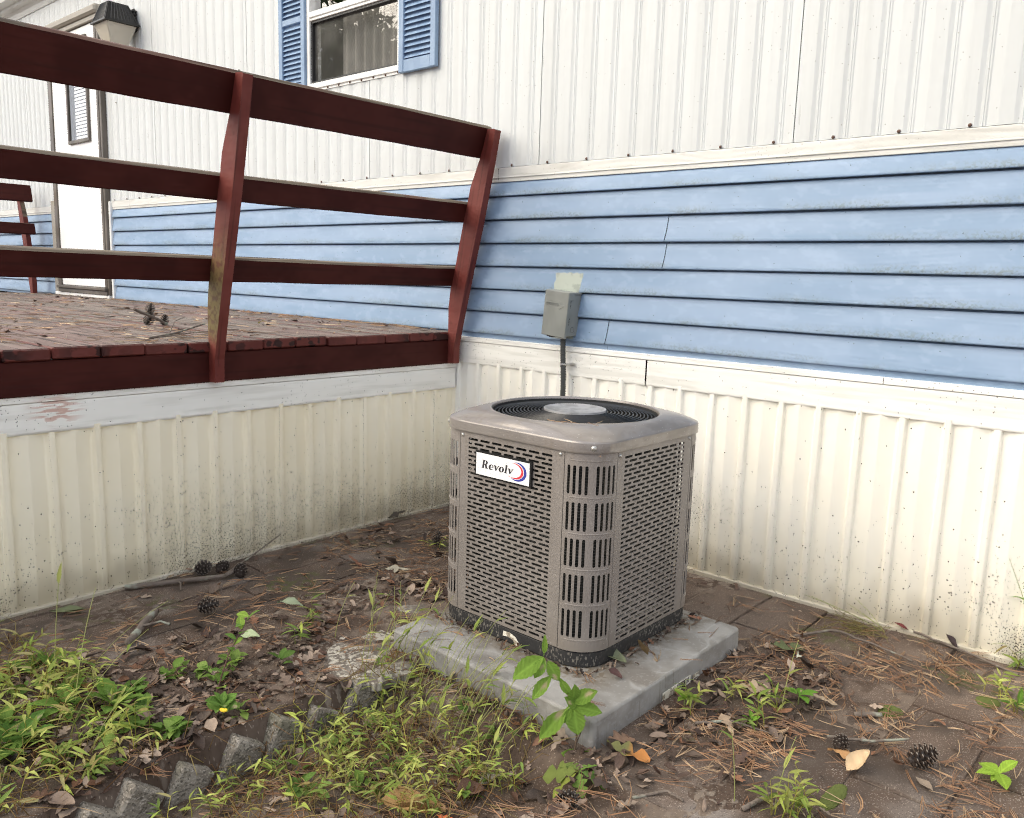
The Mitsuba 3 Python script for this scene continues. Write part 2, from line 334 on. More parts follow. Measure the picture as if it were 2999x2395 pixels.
scene['m_box'] = pr(lambda p, n, uv: mix((0.235, 0.245, 0.228), (0.20, 0.21, 0.195), smoothstep(0.35, 0.7, fbm(p.x * 22, p.y * 22, p.z * 9, 3))), 0.38, specular=0.5, clearcoat=0.15)
scene['m_conduit'] = pr((0.055, 0.058, 0.055), 0.42, specular=0.5)
scene['m_bronze'] = pr(lambda p, n, uv: mix((0.095, 0.080, 0.066), (0.15, 0.13, 0.11), smoothstep(0.4, 0.7, fbm(p.x * 8, p.y * 8, p.z * 3, 3))), 0.4, specular=0.5)
scene['m_bronzelight'] = pr((0.33, 0.305, 0.26), 0.45)
scene['m_white'] = pr(lambda p, n, uv: mix((0.80, 0.80, 0.78), (0.68, 0.67, 0.64), smoothstep(0.45, 0.8, fbm(p.x * 9, p.y * 9, p.z * 9, 3))), 0.4)
scene['m_whitedoor'] = pr((0.82, 0.82, 0.81), 0.4)
scene['m_shutter'] = pr(lambda p, n, uv: mix((0.190, 0.285, 0.43), (0.235, 0.335, 0.48), smoothstep(0.35, 0.7, fbm(p.x * 30, p.z * 8, 3, 3))), 0.45, lambda p, n, uv: fbm(p.x * 160, p.y * 160, p.z * 20, 2), 0.0006)
scene['m_curtain'] = two({'type': 'diffuse', 'reflectance': rgb(0.26, 0.25, 0.23)})
scene['m_room'] = pr((0.16, 0.15, 0.14), 0.9)
scene['m_glass'] = {'type': 'thindielectric', 'int_ior': 1.52}
scene['m_greyfilmglass'] = {'type': 'blendbsdf', 'weight': proc(lambda p, n, uv: 0.10 + 0.10 * smoothstep(0.35, 0.7, fbm(p.x * 5, p.z * 5, 3, 3))), 'a': {'type': 'thindielectric', 'int_ior': 1.52}, 'b': two({'type': 'diffuse', 'reflectance': rgb(.42, .41, .38)})}  # uneven grey diffuse blend that softens the pane's contrast
scene['m_lampglass'] = two({'type': 'principled', 'base_color': rgb(0.50, 0.46, 0.38), 'roughness': 0.16, 'specular': 0.6})
def c_rust(p, n, uv): return mix((0.05, 0.04, 0.035), (0.15, 0.07, 0.045), fbm(p.x * 90, p.y * 90, p.z * 90, 2))
scene['m_screw'] = pr(c_rust, 0.6)
scene['m_cone'] = pr(lambda p, n, uv: mix((0.022, 0.016, 0.013), (0.050, 0.036, 0.029), fbm(p.x * 120, p.y * 120, p.z * 120, 2)), 0.6)
scene['m_conetip'] = pr((0.19, 0.165, 0.14), 0.6)
def c_bark(p, n, uv):
    c = mix((0.10, 0.078, 0.062), (0.19, 0.155, 0.128), fbm(p.x * 70, p.y * 70, p.z * 70, 3))
    return mix(c, (0.33, 0.36, 0.29), smoothstep(0.58, 0.7, fbm(p.x * 25, p.y * 25, p.z * 25, 3)) * 0.7)
scene['m_bark'] = pr(c_bark, 0.8, lambda p, n, uv: fbm(p.x * 200, p.y * 200, p.z * 200, 3), 0.003)
VC = {'type': 'mesh_attribute', 'name': 'vertex_color'}
scene['m_leafgreen'] = {'type': 'principledthin', 'base_color': VC, 'roughness': 0.5, 'diff_trans': 0.75, 'spec_trans': 0.0, 'eta': 1.4}
scene['m_leafdry'] = two({'type': 'principled', 'base_color': VC, 'roughness': 0.62, 'specular': 0.3})
scene['m_needle'] = two({'type': 'principled', 'base_color': VC, 'roughness': 0.5, 'specular': 0.4})
scene['m_moss'] = pr((0.085, 0.105, 0.022), 0.9)

# ------------------------------------------------------------------ ground
def ground_z(x, y):
    """patio level 0; the bed this side of the brick edging lies lower"""
    x, y = np.asarray(x, float), np.asarray(y, float)
    s = lambda a, b, v: np.clip((v - a) / (b - a), 0, 1) ** 2 * (3 - 2 * np.clip((v - a) / (b - a), 0, 1))
    bed = s(1.085, 1.125, x) * s(1.95, 1.65, x) * s(-1.30, -1.40, y)
    P = np.stack([x * 6, y * 6, 0 * x], -1)
    P2 = np.stack([x * 30, y * 30, 0 * x + 3], -1)
    z = 0.0008 - 0.082 * bed + (0.008 + 0.02 * bed) * (meshkit.fbm(P, 3, 5) - 0.5) + 0.006 * (meshkit.fbm(P2, 2, 9) - 0.5)
    z -= 0.02 * s(1.72, 1.78, x) * s(-1.3, -1.2, y) * s(2.0, 1.85, x)
    litter = s(0.50, 0.62, x) * s(1.13, 1.09, x) * s(-0.75, -0.95, y) * s(-2.2, -2.0, y)
    return z + 0.022 * litter * meshkit.fbm(P, 3, 21)

core = np.arange(-0.05, 3.4, 0.010); cy = np.arange(-3.3, 0.03, 0.012)
far = [-30, -12, -6, -2, -0.6]
xs = np.concatenate([far, core, [4, 6, 10, 18, 30]]); ys = np.concatenate([[-40, -20, -10, -6, -4.2], cy])
obj('ground', grid(lambda u, v: np.stack([u, v, ground_z(u, v)], -1), xs, ys), 'm_soil', smooth=True)
labels['ground'] = {'label': 'brown sandy soil under leaves and needles', 'kind': 'structure'}

# patio pavers: 20 x 42 cm concrete slabs in strips that run out from the house
labels['patio'] = {'label': 'brown pebbly concrete paver patio in the corner of the walls', 'kind': 'structure'}
def paver(x0, x1, y0, y1, sd):
    r = np.random.default_rng(sd)
    g = 0.0014
    us = np.array([0, .012, .03, .25, .5, .75, .97, .988, 1]); vs = np.array([0, .006, .016, .2, .4, .6, .8, .984, .994, 1])
    tz = r.uniform(-.0025, .002); ta, tb = r.uniform(-.004, .004, 2); sk = r.uniform(-.004, .004)
    def f(U, V):
        e = np.minimum(np.minimum(U, 1 - U) * (x1 - x0), np.minimum(V, 1 - V) * (y1 - y0))
        x = x0 + g + (x1 - x0 - 2 * g) * U; y = y0 + g + (y1 - y0 - 2 * g) * V
        wob = 0.004 * (meshkit.noise(np.stack([x * 25, y * 25, 0 * x + sd], -1)) - 0.5)
        z = 0.004 + tz + ta * (U - .5) + tb * (V - .5) - 0.0020 * np.clip(1 - e / 0.008, 0, 1) ** 1.5
        edge = (e < 1e-9)
        z = np.where(edge, z - 0.03, z) + 0.003 * (meshkit.noise(np.stack([x * 9, y * 9, 0 * x + 4], -1)) - 0.5)
        return np.stack([x + wob + sk * (V - .5), y + wob, z], -1)
    return grid(f, us, vs)
n = 0
for i in range(-1, 15):
    x0 = 0.05 + 0.2 * i; x1 = x0 + 0.2
    if x1 < 0.03: continue
    off = {0: -.31, 1: -.47}[i % 2] + 0.03 * math.sin(i * 2.1)
    y1 = off + 0.44
    while y1 > -3.1:
        y0 = y1 - 0.44
        a, b = max(y0, -3.1), min(y1, -0.012)
        xm, ym = (x0 + x1) / 2, (a + b) / 2
        keep = b - a > 0.08 and not (1.08 < x1 and x0 < 1.80 and a < -1.22) and not (0.55 < xm < 1.08 and -1.9 < ym < -1.0) and not (x0 > 1.75 and x0 < 1.9 and b < -1.2)
        if xm < 1.1 and ym < -2.35: keep = False
        if keep:
            obj('paver', paver(max(x0, 0.013), x1, a, b, n), 'm_paver', 'patio', smooth=True)
        n += 1; y1 = y0

# worn concrete apron beside the pad
ap = Polygon([(0.78, -1.22), (0.80, -1.33), (0.90, -1.42), (1.04, -1.50), (1.145, -1.42), (1.16, -1.30), (1.05, -1.20), (1.03, -0.98), (0.90, -0.90), (0.80, -1.02)]).buffer(0.02).buffer(-0.01)
m = extrude(ap, 0.03); m = m.subdivide_to_size(0.025)
m.apply_translation((0, 0, -0.020)); v = m.vertices.copy(); topm = v[:, 2] > 0.005
v[topm, 2] += 0.006 * (meshkit.fbm(v[topm] * 22, 3, 4) - 0.5) - 0.008 * np.clip(1 - np.array([ap.exterior.distance(Point(*q[:2])) for q in v[topm]]) / 0.02, 0, 1)
m.vertices = v
tag(obj('concrete_slab', m, 'm_conc', smooth=40), 'flaking grey and white concrete slab showing beside the left end of the pad', 'concrete slab')

# saw-tooth brick edging
edging = thing('garden_edging', 'row of tilted grey concrete bricks set as saw-tooth edging in the grass', 'garden edging')
for k, (yc, zc) in enumerate(((-2.262, .000), (-2.170, .012), (-2.077, .022), (-1.962, .012), (-1.826, .022), (-1.718, .030), (-1.605, .010), (-1.462, .030))):
    b = box(-.050, .050, -.042, .042, -.15, .060, 0.005).subdivide_to_size(0.022)
    v = b.vertices; v += (meshkit.noise(v * 60 + k * 9) - 0.5)[:, None] * 0.005 * np.sign(v); b.vertices = v
    tl = -0.52 + rng.uniform(-.12, .10)
    b.apply_transform(trimesh.transformations.rotation_matrix(tl, (1, 0, 0)))
    b.apply_transform(trimesh.transformations.rotation_matrix(rng.uniform(-.10, .06) - 0.05, (0, 0, 1)))
    # the brick's upper left corner is the tip of the tooth
    tip = np.array([0, -.042 * math.cos(tl) - .060 * math.sin(tl), -.042 * math.sin(tl) + .060 * math.cos(tl)])
    b.apply_translation((1.088 + rng.uniform(-.006, .006), yc - tip[1], zc - .018 - tip[2]))
    obj('brick', b, 'm_stone', edging)

# ------------------------------------------------------------------ the house
house = thing('mobile_home', 'white mobile home with ribbed siding above and blue lap siding below', 'house')
WX0, WX1, WZ1, WZ0 = -1.150, -0.412, 3.20, 2.090     # window opening
body = [box(-8, WX0, 0.020, 0.14, 0.02, 3.40), box(WX1, 6.5, 0.020, 0.14, 0.02, 3.40), box(WX0, WX1, 0.020, 0.14, 0.02, WZ0), box(WX0, WX1, 0.020, 0.14, WZ1, 3.40)]
obj('wall', cat_(*body), 'm_dark', house)
# upper ribbed panels
SE = [-7.55, -6.42, -5.31, -4.135, -2.965, -1.785, -0.650, 0.4764, 1.5834, 2.690, 3.80, 4.90, 6.0]
prof = [(0, .0042), (.0125, .0006), (.0185, .0006), (.0210, .0024), (.0240, .0006), (.0275, .0024), (.032, .0006), (.062, .0042)]
def upper_panel(a, b):
    pts = [(a + 0.0012, .0040)]
    pit = (b - a - 0.121) / 10.0
    for i in range(11):
        r = a + 0.052 + pit * i
        pts += [(r + q[0] + 0.0015 * math.sin(i * 3 + a), q[1]) for q in prof]
    pts = [q for q in pts if q[0] < b - 0.003] + [(b - 0.0014, .0052), (b - 0.0012, 0.0)]
    out = []
    pts = np.array(pts)
    z0, z1 = 1.5785, 3.175
    cuts = sorted(set([q for q in pts[:, 0]] + [q for q in (WX0 + .006, WX1 - .006) if a < q < b]))
    dd = np.interp(cuts, pts[:, 0], pts[:, 1])
    run = []
    def flush(run, z0, z1):
        if len(run) > 1:
            A = [(u, -0.008 - d, z1) for u, d in run]; B = [(u, -0.008 - d, z0) for u, d in run]
            out.append(sheet(A, B)); L = [(u, 0.018, z0) for u, d in run]; out.append(sheet(B, L))
    cur = None
    for i in range(len(cuts)):
        if i + 1 < len(cuts):
            mid = (cuts[i] + cuts[i + 1]) / 2; st = WX0 + .006 < mid < WX1 - .006
        else: st = cur
        if cur is None: cur = st; run = []
        run.append((cuts[i], dd[i]))
        if st != cur:
            flush(run, z0, 2.085 if cur else z1); run = [(cuts[i], dd[i])]; cur = st
    flush(run, z0, 2.085 if cur else z1)
    return cat_(*out)
for a, b in zip(SE[:-1], SE[1:]):
    if a < -4.0 and b > -4.2: pass
    obj('siding_panel', upper_panel(a, b), 'm_upper', house)
# trim board under the panels, in lengths
tp = [(.004, 1.5775), (.0125, 1.5765), (.0140, 1.574), (.0140, 1.539), (.0165, 1.537), (.0165, 1.534), (.0120, 1.531), (.0120, 1.5175), (.010, 1.5160), (.0, 1.5160)]
def hprofile(pr_, x0, x1, n=2):
    A = [(x0, -d, z) for d, z in pr_]; B = [(x1, -d, z) for d, z in pr_]
    return sheet(A, B)
for a, b in [(-8, -4.80), (-3.71, -3.3983), (-3.396, 0.2470), (0.2488, 3.9), (3.902, 6.3)]:
    obj('trim_board', hprofile(tp, a, b), 'm_trim', house, smooth=20)
# lap siding
lp = [(1.06, -.014), (.950, -.012), (.935, .0035), (.86, .0065), (.6, .0112), (.35, .0155), (.14, .0190), (.05, .0198), (.012, .0192), (0, .0175), (0.0, .0)]
splits = {0: [-.95, 2.9], 1: [-.6909, 1.9 + .7], 2: [-2.6496, 1.1181], 3: [-2.6481, 1.1158], 4: [-1.9, 3.0], 5: [-2.0, 2.62], 6: [-2.9234, 0.8687]}
for i in range(7):
    zb = 1.4572 - .1016 * i; zt = zb + .1016 if i else 1.519
    for lo, hi in ((-8, -4.80), (-3.705, 6.3)):
        cs = [lo] + [s for s in splits[i] if lo < s < hi] + [hi]
        for j, (a, b) in enumerate(zip(cs[:-1], cs[1:])):
            lift = 0.0016 if j % 2 else 0.0
            aa = a + 0.0011 if a > lo else a; bb = b - 0.0011 if b < hi else b
            P = [(d + lift if d > 0 else d, zb + (zt - zb) * t) for t, d in lp]
            nn = 14
            xs_ = np.linspace(aa, bb, max(2, int((bb - aa) / 0.35)))
            def f(U, V, P=P):
                d = np.array([q[0] for q in P])[V.astype(int)]; z = np.array([q[1] for q in P])[V.astype(int)]
                sag = 0.0012 * (meshkit.noise(np.stack([U * 1.7, 0 * U + i, 0 * U], -1)) - 0.5)
                bow = 0.0035 * ((z - zb) / 0.1016) * (1 - (z - zb) / 0.1016) * 4 * (1 if True else 0)
                ex = np.where((U == aa) & (a > lo), bow - 0.006 * (1 - (z - zb) / .1016), 0) + np.where((U == bb) & (b < hi), bow - 0.006 * (1 - (z - zb) / .1016), 0)
                return np.stack([U + ex, -d, z + sag], -1)
            obj('lap_board', grid(f, xs_, np.arange(len(P))), 'm_blue', house, smooth=50)
for a, b in ((-8, -4.8), (-3.705, 0.867), (0.8687, 6.3)):
    obj('starter_strip', hprofile([(.006, .8500), (.0035, .8230)], a, b), 'm_blue', house)
# skirting of the house
capp = [(.0, .8250), (.0185, .8245), (.0205, .8225), (.0205, .8040), (.0190, .8022), (.006, .8018)]
for a, b in ((0.012, 1.95), (1.952, 6.3)):
    obj('skirt_cap', hprofile(capp, a, b), 'm_fascia', house, smooth=25)
fp = [(.004, .8008), (.0150, .8002), (.0165, .7975), (.0165, .707), (.0140, .7015), (.010, .7000), (-.004, .7000)]
for a, b in ((0.020, 1.0600), (1.0668, 4.2), (4.202, 6.3)):
    obj('skirt_fascia', hprofile(fp, a, b), 'm_fascia', house, smooth=25)
def skirt_profile(c, w, pit):
    """one period from the left edge of a rib; proud distance"""
    return [(c, .0150), (c + w * .14, .0170), (c + w * .80, .0170), (c + w * .97, .0150), (c + w + .002, .0012), (c + w + .008, .0), (c + (w + pit) / 2 - .001, .0125), (c + (w + pit) / 2 + .001, .0125), (c + pit - .011, .0), (c + pit - .006, .002)]
def skirt_panels(first, pit, count, per, place, z0, z1, wob, hi=None):
    for s in range(0, count, per):
        pts = []
        for i in range(s, min(s + per, count)):
            pts += skirt_profile(first + pit * i, .0195, pit)
        pts.append((first + pit * min(s + per, count) + .0010, .0135)); pts.append((first + pit * min(s + per, count) + .0012, .0105))
        pts[0] = (pts[0][0] + .0006, pts[0][1])
        zz = np.linspace(z0, z1, 8)
        P = np.array(pts)
        def f(U, V):
            k = U.astype(int); u = P[k, 0]; d = P[k, 1]
            bulge = 0.0045 * (meshkit.noise(np.stack([u * 2.2 + wob, V * 2.0, 0 * u], -1)) - 0.5) + 0.004 * np.exp(-((V - z1) / 0.07) ** 2) * np.cos(u * 26)
            uu = u + 0.003 * (meshkit.noise(np.stack([u * 1.1, V * 3.0, 0 * u + wob], -1)) - 0.5)
            return place(uu, d + bulge, V)
        yield grid(f, np.arange(len(P)), zz)
for m in skirt_panels(0.138 - .1338 * 1, .13365, 46, 3, lambda u, d, z: np.stack([u, -.0 - d, z], -1), 0.004, .715, 1.0):
    obj('skirt_panel', m, 'm_skirt', house, smooth=28)
obj('base_rail', cat_(box(0.02, 1.9, -.022, .004, -.01, .018, .002), box(1.902, 6.3, -.022, .004, -.01, .017, .002)), 'm_skirt', house)
for x in (1.44, 1.575, 1.708):
    pass
# screws along the panel foot
for i in range(-22, 14):
    x = 0.1295 + .1985 * i + 0.004 * math.sin(i * 5.1)
    if -4.85 < x < -3.68 or x > 2.6: continue
    d = .0145
    s = lathe([(0, .0036), (.0035, .0030), (.0053, .0012), (.0058, 0)], 8)
    s = mapped(s, ((x, -d, 1.5845), (1, 0, 0), (0, 0, 1), (0, -1, 0)))
    obj('screw', s, 'm_screw', house, smooth=True)
for x in np.arange(-3.55, -0.2, .42):
    z = 1.98 + 0.06 * 0 + 0.0
    if not (-1.5 < x < -.1):
        obj('screw', mapped(lathe([(0, .0036), (.0035, .0030), (.0053, .0012), (.0058, 0)], 8), ((x, -.0145, 2.27), (1, 0, 0), (0, 0, 1), (0, -1, 0))), 'm_screw', house, smooth=True)
# eave trim at the top of the wall
ep = [(.006, 3.150), (.020, 3.150), (.022, 3.157), (.03, 3.185), (.05, 3.205), (.082, 3.212), (.086, 3.22), (.086, 3.235), (.150, 3.245), (.154, 3.30), (.19, 3.305), (.195, 3.34), (.24, 3.35), (.24, 3.42), (.0, 3.43)]
obj('eave_trim', hprofile(ep, -8, 6.3), 'm_trim', house, smooth=20)
# window
win = house + '__window'
def ring(x0, x1, z0, z1, w, y0, y1, c=.0015):
    return cat_(box(x0, x1, y0, y1, z0, z0 + w, c), box(x0, x1, y0, y1, z1 - w, z1, c), box(x0, x0 + w, y0, y1, z0 + w, z1 - w, c), box(x1 - w, x1, y0, y1, z0 + w, z1 - w, c))
scene[win] = ply(ring(-1.168, -.398, 2.072, 3.20, .027, -.026, .05), 'm_white'); _counts[win] = 1
obj('flange', box(-1.162, -.392, -.017, -.012, 2.060, 2.074), 'm_white', win)
obj('sash_rail', cat_(box(-1.141, -.425, -.030, .03, 2.432, 2.462, .003), box(-1.141, -.425, -.024, .03, 2.418, 2.4315, .002)), 'm_white', win)
obj('gasket', ring(-1.140, -.426, 2.100, 2.417, .011, -.016, .02, .001), 'm_black', win)
obj('lower_pane', sheet([(-1.13, .002, 2.105), (-.43, .002, 2.105)], [(-1.13, .002, 2.415), (-.43, .002, 2.415)]), 'm_greyfilmglass', win)
obj('upper_pane', sheet([(-1.14, .012, 2.46), (-.43, .012, 2.46)], [(-1.14, .012, 3.18), (-.43, .012, 3.18)]), 'm_glass', win)
for i in range(8):
    x = -1.085 + .094 * i
    obj('screw', mapped(lathe([(0, .004), (.0045, .0036), (.0065, .001), (.007, 0)], 8), ((x, -.0172, 2.0675), (1, 0, 0), (0, 0, 1), (0, -1, 0))), 'm_screw', win, smooth=True)
obj('room', cat_(box(-3, 1.2, 1.8, 1.85, 1.0, 3.4), box(-3.05, -3, .15, 1.8, 1.0, 3.4), box(1.2, 1.25, .15, 1.8, 1.0, 3.4), box(-3, 1.2, .15, 1.8, 3.4, 3.45), box(-3, 1.2, .15, 1.8, .95, 1.0)), 'm_room', house)
def curt(x0, x1, y, z0, z1, k, amp):
    us = np.linspace(x0, x1, 90); ph = np.cumsum(0.6 + 0.8 * np.random.default_rng(k).random(90)) * 0.55
    A = [(u, y + amp * math.sin(p_), z0 + 0.01 * math.sin(p_)) for u, p_ in zip(us, ph)]; B = [(u, y + amp * .8 * math.sin(p_), z1) for u, p_ in zip(us, ph)]
    return sheet(A, B)
cu = house + '__curtain'
scene[cu] = ply(curt(-1.00, -.40, .085, 2.0, 3.3, 3, .016), 'm_curtain', smooth=60); _counts[cu] = 1
labels[cu] = {'label': 'pale curtain hanging in folds behind the window pane'}
# shutters
def shutter(x0, x1, z0, z1, y1=-.017):
    k = fresh(house + '__shutter'); y0 = y1 - .024; st = .036
    fr = cat_(box(x0, x0 + st, y0, y1, z0, z1, .003), box(x1 - st, x1, y0, y1, z0, z1, .003), box(x0 + st, x1 - st, y0 + .002, y1, z0, z0 + .056, .002), box(x0 + st, x1 - st, y0 + .002, y1, z1 - .05, z1, .002),
              box(x0 + st, x1 - st, y0 + .002, y1, 2.424, 2.455, .002), box(x0 + st, x1 - st, y1 - .004, y1 - .001, z0 + .05, z1 - .04))
    scene[k] = ply(fr, 'm_shutter')
    zz = z0 + .062
    while zz < min(z1 - .06, 3.0):
        if not (2.395 < zz < 2.455):
            sl = hull([(x, y, z) for x in (x0 + st - .002, x1 - st + .002) for y, z in ((y0 + .004, zz), (y0 + .006, zz + .003), (y1 - .004, zz + .021), (y1 - .004, zz + .016))])
            obj('slat', sl, 'm_shutter', k)
        zz += .0252
    return k
shutter(-1.413, -1.168, 2.055, 3.25); shutter(-.402, -.144, 2.055, 3.25)
# door
door = fresh(house + '__door')
scene[door] = ply(box(-4.655, -3.800, -.040, .015, .93, 2.865, .004), 'm_whitedoor')
labels[door] = {'label': 'white door with a narrow dark framed window'}
obj('jamb', cat_(box(-4.735, -4.662, -.046, .01, .875, 2.87, .003), box(-4.661, -4.656, -.05, .01, .93, 2.87)), 'm_bronze', door)
obj('jamb', cat_(box(-3.798, -3.765, -.052, .01, .93, 2.87, .003), box(-3.763, -3.730, -.048, .01, .875, 2.87, .003)), 'm_bronze', door)
obj('threshold', cat_(box(-4.70, -3.75, -.075, .01, .905, .928, .004), box(-4.70, -3.75, -.06, .01, .872, .903, .003)), 'm_bronze', door)
obj('window_frame', ring(-4.345, -3.945, 2.030, 2.80, .026, -.058, -.030, .003), 'm_bronze', door)
obj('pane', sheet([(-4.32, -.047, 2.05), (-3.97, -.047, 2.05)], [(-4.32, -.047, 2.78), (-3.97, -.047, 2.78)]), 'm_glass', door)
obj('glass_backing', box(-4.32, -3.97, -.0425, -.0405, 2.05, 2.78), 'm_dark', door)
for i in range(27):
    z = 2.062 + .026 * i
    obj('blind_slat', hull([(x, y, zz) for x in (-4.205, -3.985) for y, zz in ((-.0445, z + .017), (-.0432, z + .018), (-.0460, z), (-.0452, z - .001))]), 'm_whitedoor', door)
obj('drip_hood', cat_(box(-4.76, -3.69, -.085, .0, 2.905, 2.965, .015), box(-4.74, -3.71, -.06, .0, 2.873, 2.903)), 'm_bronzelight', door)
for m in (box(-4.84, -4.737, -.034, .0, .866, 1.62, .004),):
    obj('corner_trim', m, 'm_bronzelight', house)
obj('sill_flashing', box(-4.80, -3.74, -.05, .0, .845, .871, .003), 'm_white', house)
obj('corner_trim', box(-3.728, -3.700, -.03, .0, .85, 1.575, .004), 'm_white', house)

# ------------------------------------------------------------------ wall lantern
lan = thing('wall_lantern', 'black wall lantern with a clear tapered shade beside the door', 'wall lamp')
LX, LY = -3.235, -.135
def frus(h0, z0, h1, z1): return hull([(LX + sx * h, LY + sy * h, z) for h, z in ((h0, z0), (h1, z1)) for sx in (-1, 1) for sy in (-1, 1)])
obj('cap', cat_(frus(.112, 2.728, .066, 2.85), frus(.120, 2.716, .116, 2.728)), 'm_black', lan)
rib = []
for s in range(4):
    M = trimesh.transformations.rotation_matrix(s * PI / 2, (0, 0, 1), (LX, LY, 0))
    for q in np.linspace(-.9, .9, 9):
        r_ = tube([(LX + .112, LY + q * .110, 2.729), (LX + .066, LY + q * .064, 2.85)], .0035, 4); r_.apply_transform(M); rib.append(r_)
obj('cap_rib', cat_(*rib), 'm_black', lan)
obj('glass_shade', frus(.045, 2.556, .098, 2.714), 'm_lampglass', lan)
for sx in (-1, 1):
    for sy in (-1, 1): obj('glass_edge', tube([(LX + sx * .098, LY + sy * .098, 2.714), (LX + sx * .045, LY + sy * .045, 2.556)], .004, 4), 'm_lampglass', lan)
obj('finial', frus(.030, 2.535, .046, 2.556), 'm_black', lan)
obj('backplate', cat_(box(LX - .07, LX + .07, -.040, -.014, 2.685, 2.845, .012), *[box(LX - .075, LX + .075, -.044, -.016, z, z + .006) for z in np.arange(2.70, 2.83, .02)]), 'm_black', lan)
obj('arm', tube([(LX, -.03, 2.80), (LX, -.07, 2.83), (LX, -.12, 2.835)], .016, 8), 'm_black', lan, smooth=True)

# ------------------------------------------------------------------ deck
deck = thing('deck', 'dark red wooden deck with leaning plank railings and white skirting', 'deck')
DT = .846
bnd = [-.008, -.0360, -.1793, -.3304, -.4662, -.6196, -.7664, -.9178, -1.0619, -1.2099, -1.3571, -1.5107, -1.6543, -1.8048, -1.9447, -2.088, -2.231, -2.375, -2.52, -2.66]
for i in range(1, len(bnd) - 1):
    y1, y0 = bnd[i], bnd[i + 1]; r = np.random.default_rng(50 + i)
    g = r.uniform(.0012, .0035); x1 = .030 + r.uniform(-.004, .005)
    dz = r.uniform(-.0025, .002)
    b = box(-5.15, x1, y0 + g, y1 - g, DT - .038 + dz, DT + dz, .0045)
    obj('floor_board', b, 'm_board', deck)
obj('rim_board', box(-.012, .026, -2.66, -.012, .697, DT - .0405, .003), 'm_red_shaded', deck)
obj('far_rim', box(-5.13, -5.09, -2.66, -.012, .697, DT - .0405, .003), 'm_red_shaded', deck)
# leaning posts: profile in x-z, 38 mm thick in y
post_prof = [(.066, .700), (.0690, .783), (.0885, .872), (.128, 1.028), (.157, 1.144), (.207, 1.337), (.242, 1.488), (.2625, 1.577), (.2935, 1.724), (.2850, 1.7285), (.247, 1.7315),
             (.2215, 1.65), (.205, 1.6075), (.186, 1.566), (.170, 1.53), (.152, 1.49), (.136, 1.42), (.112, 1.336), (.067, 1.143), (.039, 1.046), (.0275, .958), (.0275, .70)]
def post(yc, sx=1.0, x_off=0.0, sd=0):
    P = Polygon(post_prof)
    P = P.simplify(0.0005)
    m = extrude(P, .037)
    m = mapped(m, ((x_off, yc - .0185, 0), (sx, 0, 0), (0, 0, 1), (0, 1, 0)))
    return m
rail = deck + '__railing'
PY = [-.0725, -1.2625, -2.45]
_counts[rail] = 1
scene[rail] = None
def lean_plank(x0b, z0b, x0t, z0t, th, y0, y1, sx=1, xo=0, sd=0, warp=.004):
    """plank whose outer face runs from (x0b,z0b) up to (x0t,z0t); thickness th towards the deck"""
    d = np.array([x0t - x0b, z0t - z0b]); L = np.linalg.norm(d); d /= L; nrm = np.array([-d[1], d[0]])
    ys_ = np.linspace(y0, y1, 26); r = np.random.default_rng(sd)
    ch = .004
    sec = [(0, ch), (0, L - .0075), (.0085, L), (th - ch, L), (th, L - ch), (th, ch), (th - ch, 0), (ch, 0)]
    V, F = [], []
    ph = r.uniform(0, 6, 4)
    for y in ys_:
        for (a, b) in sec:
            s = warp * math.sin(y * 1.9 + ph[0]) ; rough = 0.0016 * (r.random() - .5)
            q = np.array([x0b, z0b]) + nrm * (a + rough) + d * (b + rough)
            V.append((xo + sx * q[0], y, q[1] + s))
    n = len(sec); V = np.array(V)
    for i in range(len(ys_) - 1):
        for j in range(n):
            a0, a1, b0, b1 = i * n + j, i * n + (j + 1) % n, (i + 1) * n + j, (i + 1) * n + (j + 1) % n
            F += [(a0, b1, a1), (a0, b0, b1)]
    k = len(ys_) - 1
    for j in range(1, n - 1): F += [(0, j, j + 1), (k * n, k * n + j + 1, k * n + j)]
    m = trimesh.Trimesh(V, np.array(F), process=False); m.fix_normals()
    return m
scene.pop(rail)
for i, yc in enumerate(PY):
    obj('post', post(yc), 'm_post_lit', rail)
for (xb, zb, xt, zt, th, nm) in ((.2030, 1.6085, .2465, 1.7390, .038, 'top_rail'), (.1135, 1.337, .1345, 1.4240, .038, 'middle_rail'), (.0470, 1.0575, .0650, 1.1430, .038, 'lower_rail')):
    th_ = .038
    obj(nm, lean_plank(xb, zb, xt, zt, th_, -2.62, -.058, sd=hash(nm) % 7 if False else len(nm), warp=.003), 'm_red_shaded', rail)
# far railing, mirrored, at the other end of the deck
far_r = deck + '__far_railing'
FX = -5.0
for yc in (-.13, -1.35, -2.5):
    obj('post', post(yc, -1, FX), 'm_post_lit', far_r)
for (xb, zb, xt, zt, nm, ye) in ((.168, 1.610, .205, 1.745, 'top_rail', -.085), (.098, 1.335, .120, 1.424, 'middle_rail', -.10), (.030, 1.055, .050, 1.14, 'lower_rail', -.10)):
    obj(nm, lean_plank(xb - .045, zb, xt - .045, zt, .038, -2.6, ye, -1, FX, sd=3, warp=.003), 'm_red_shaded', far_r)
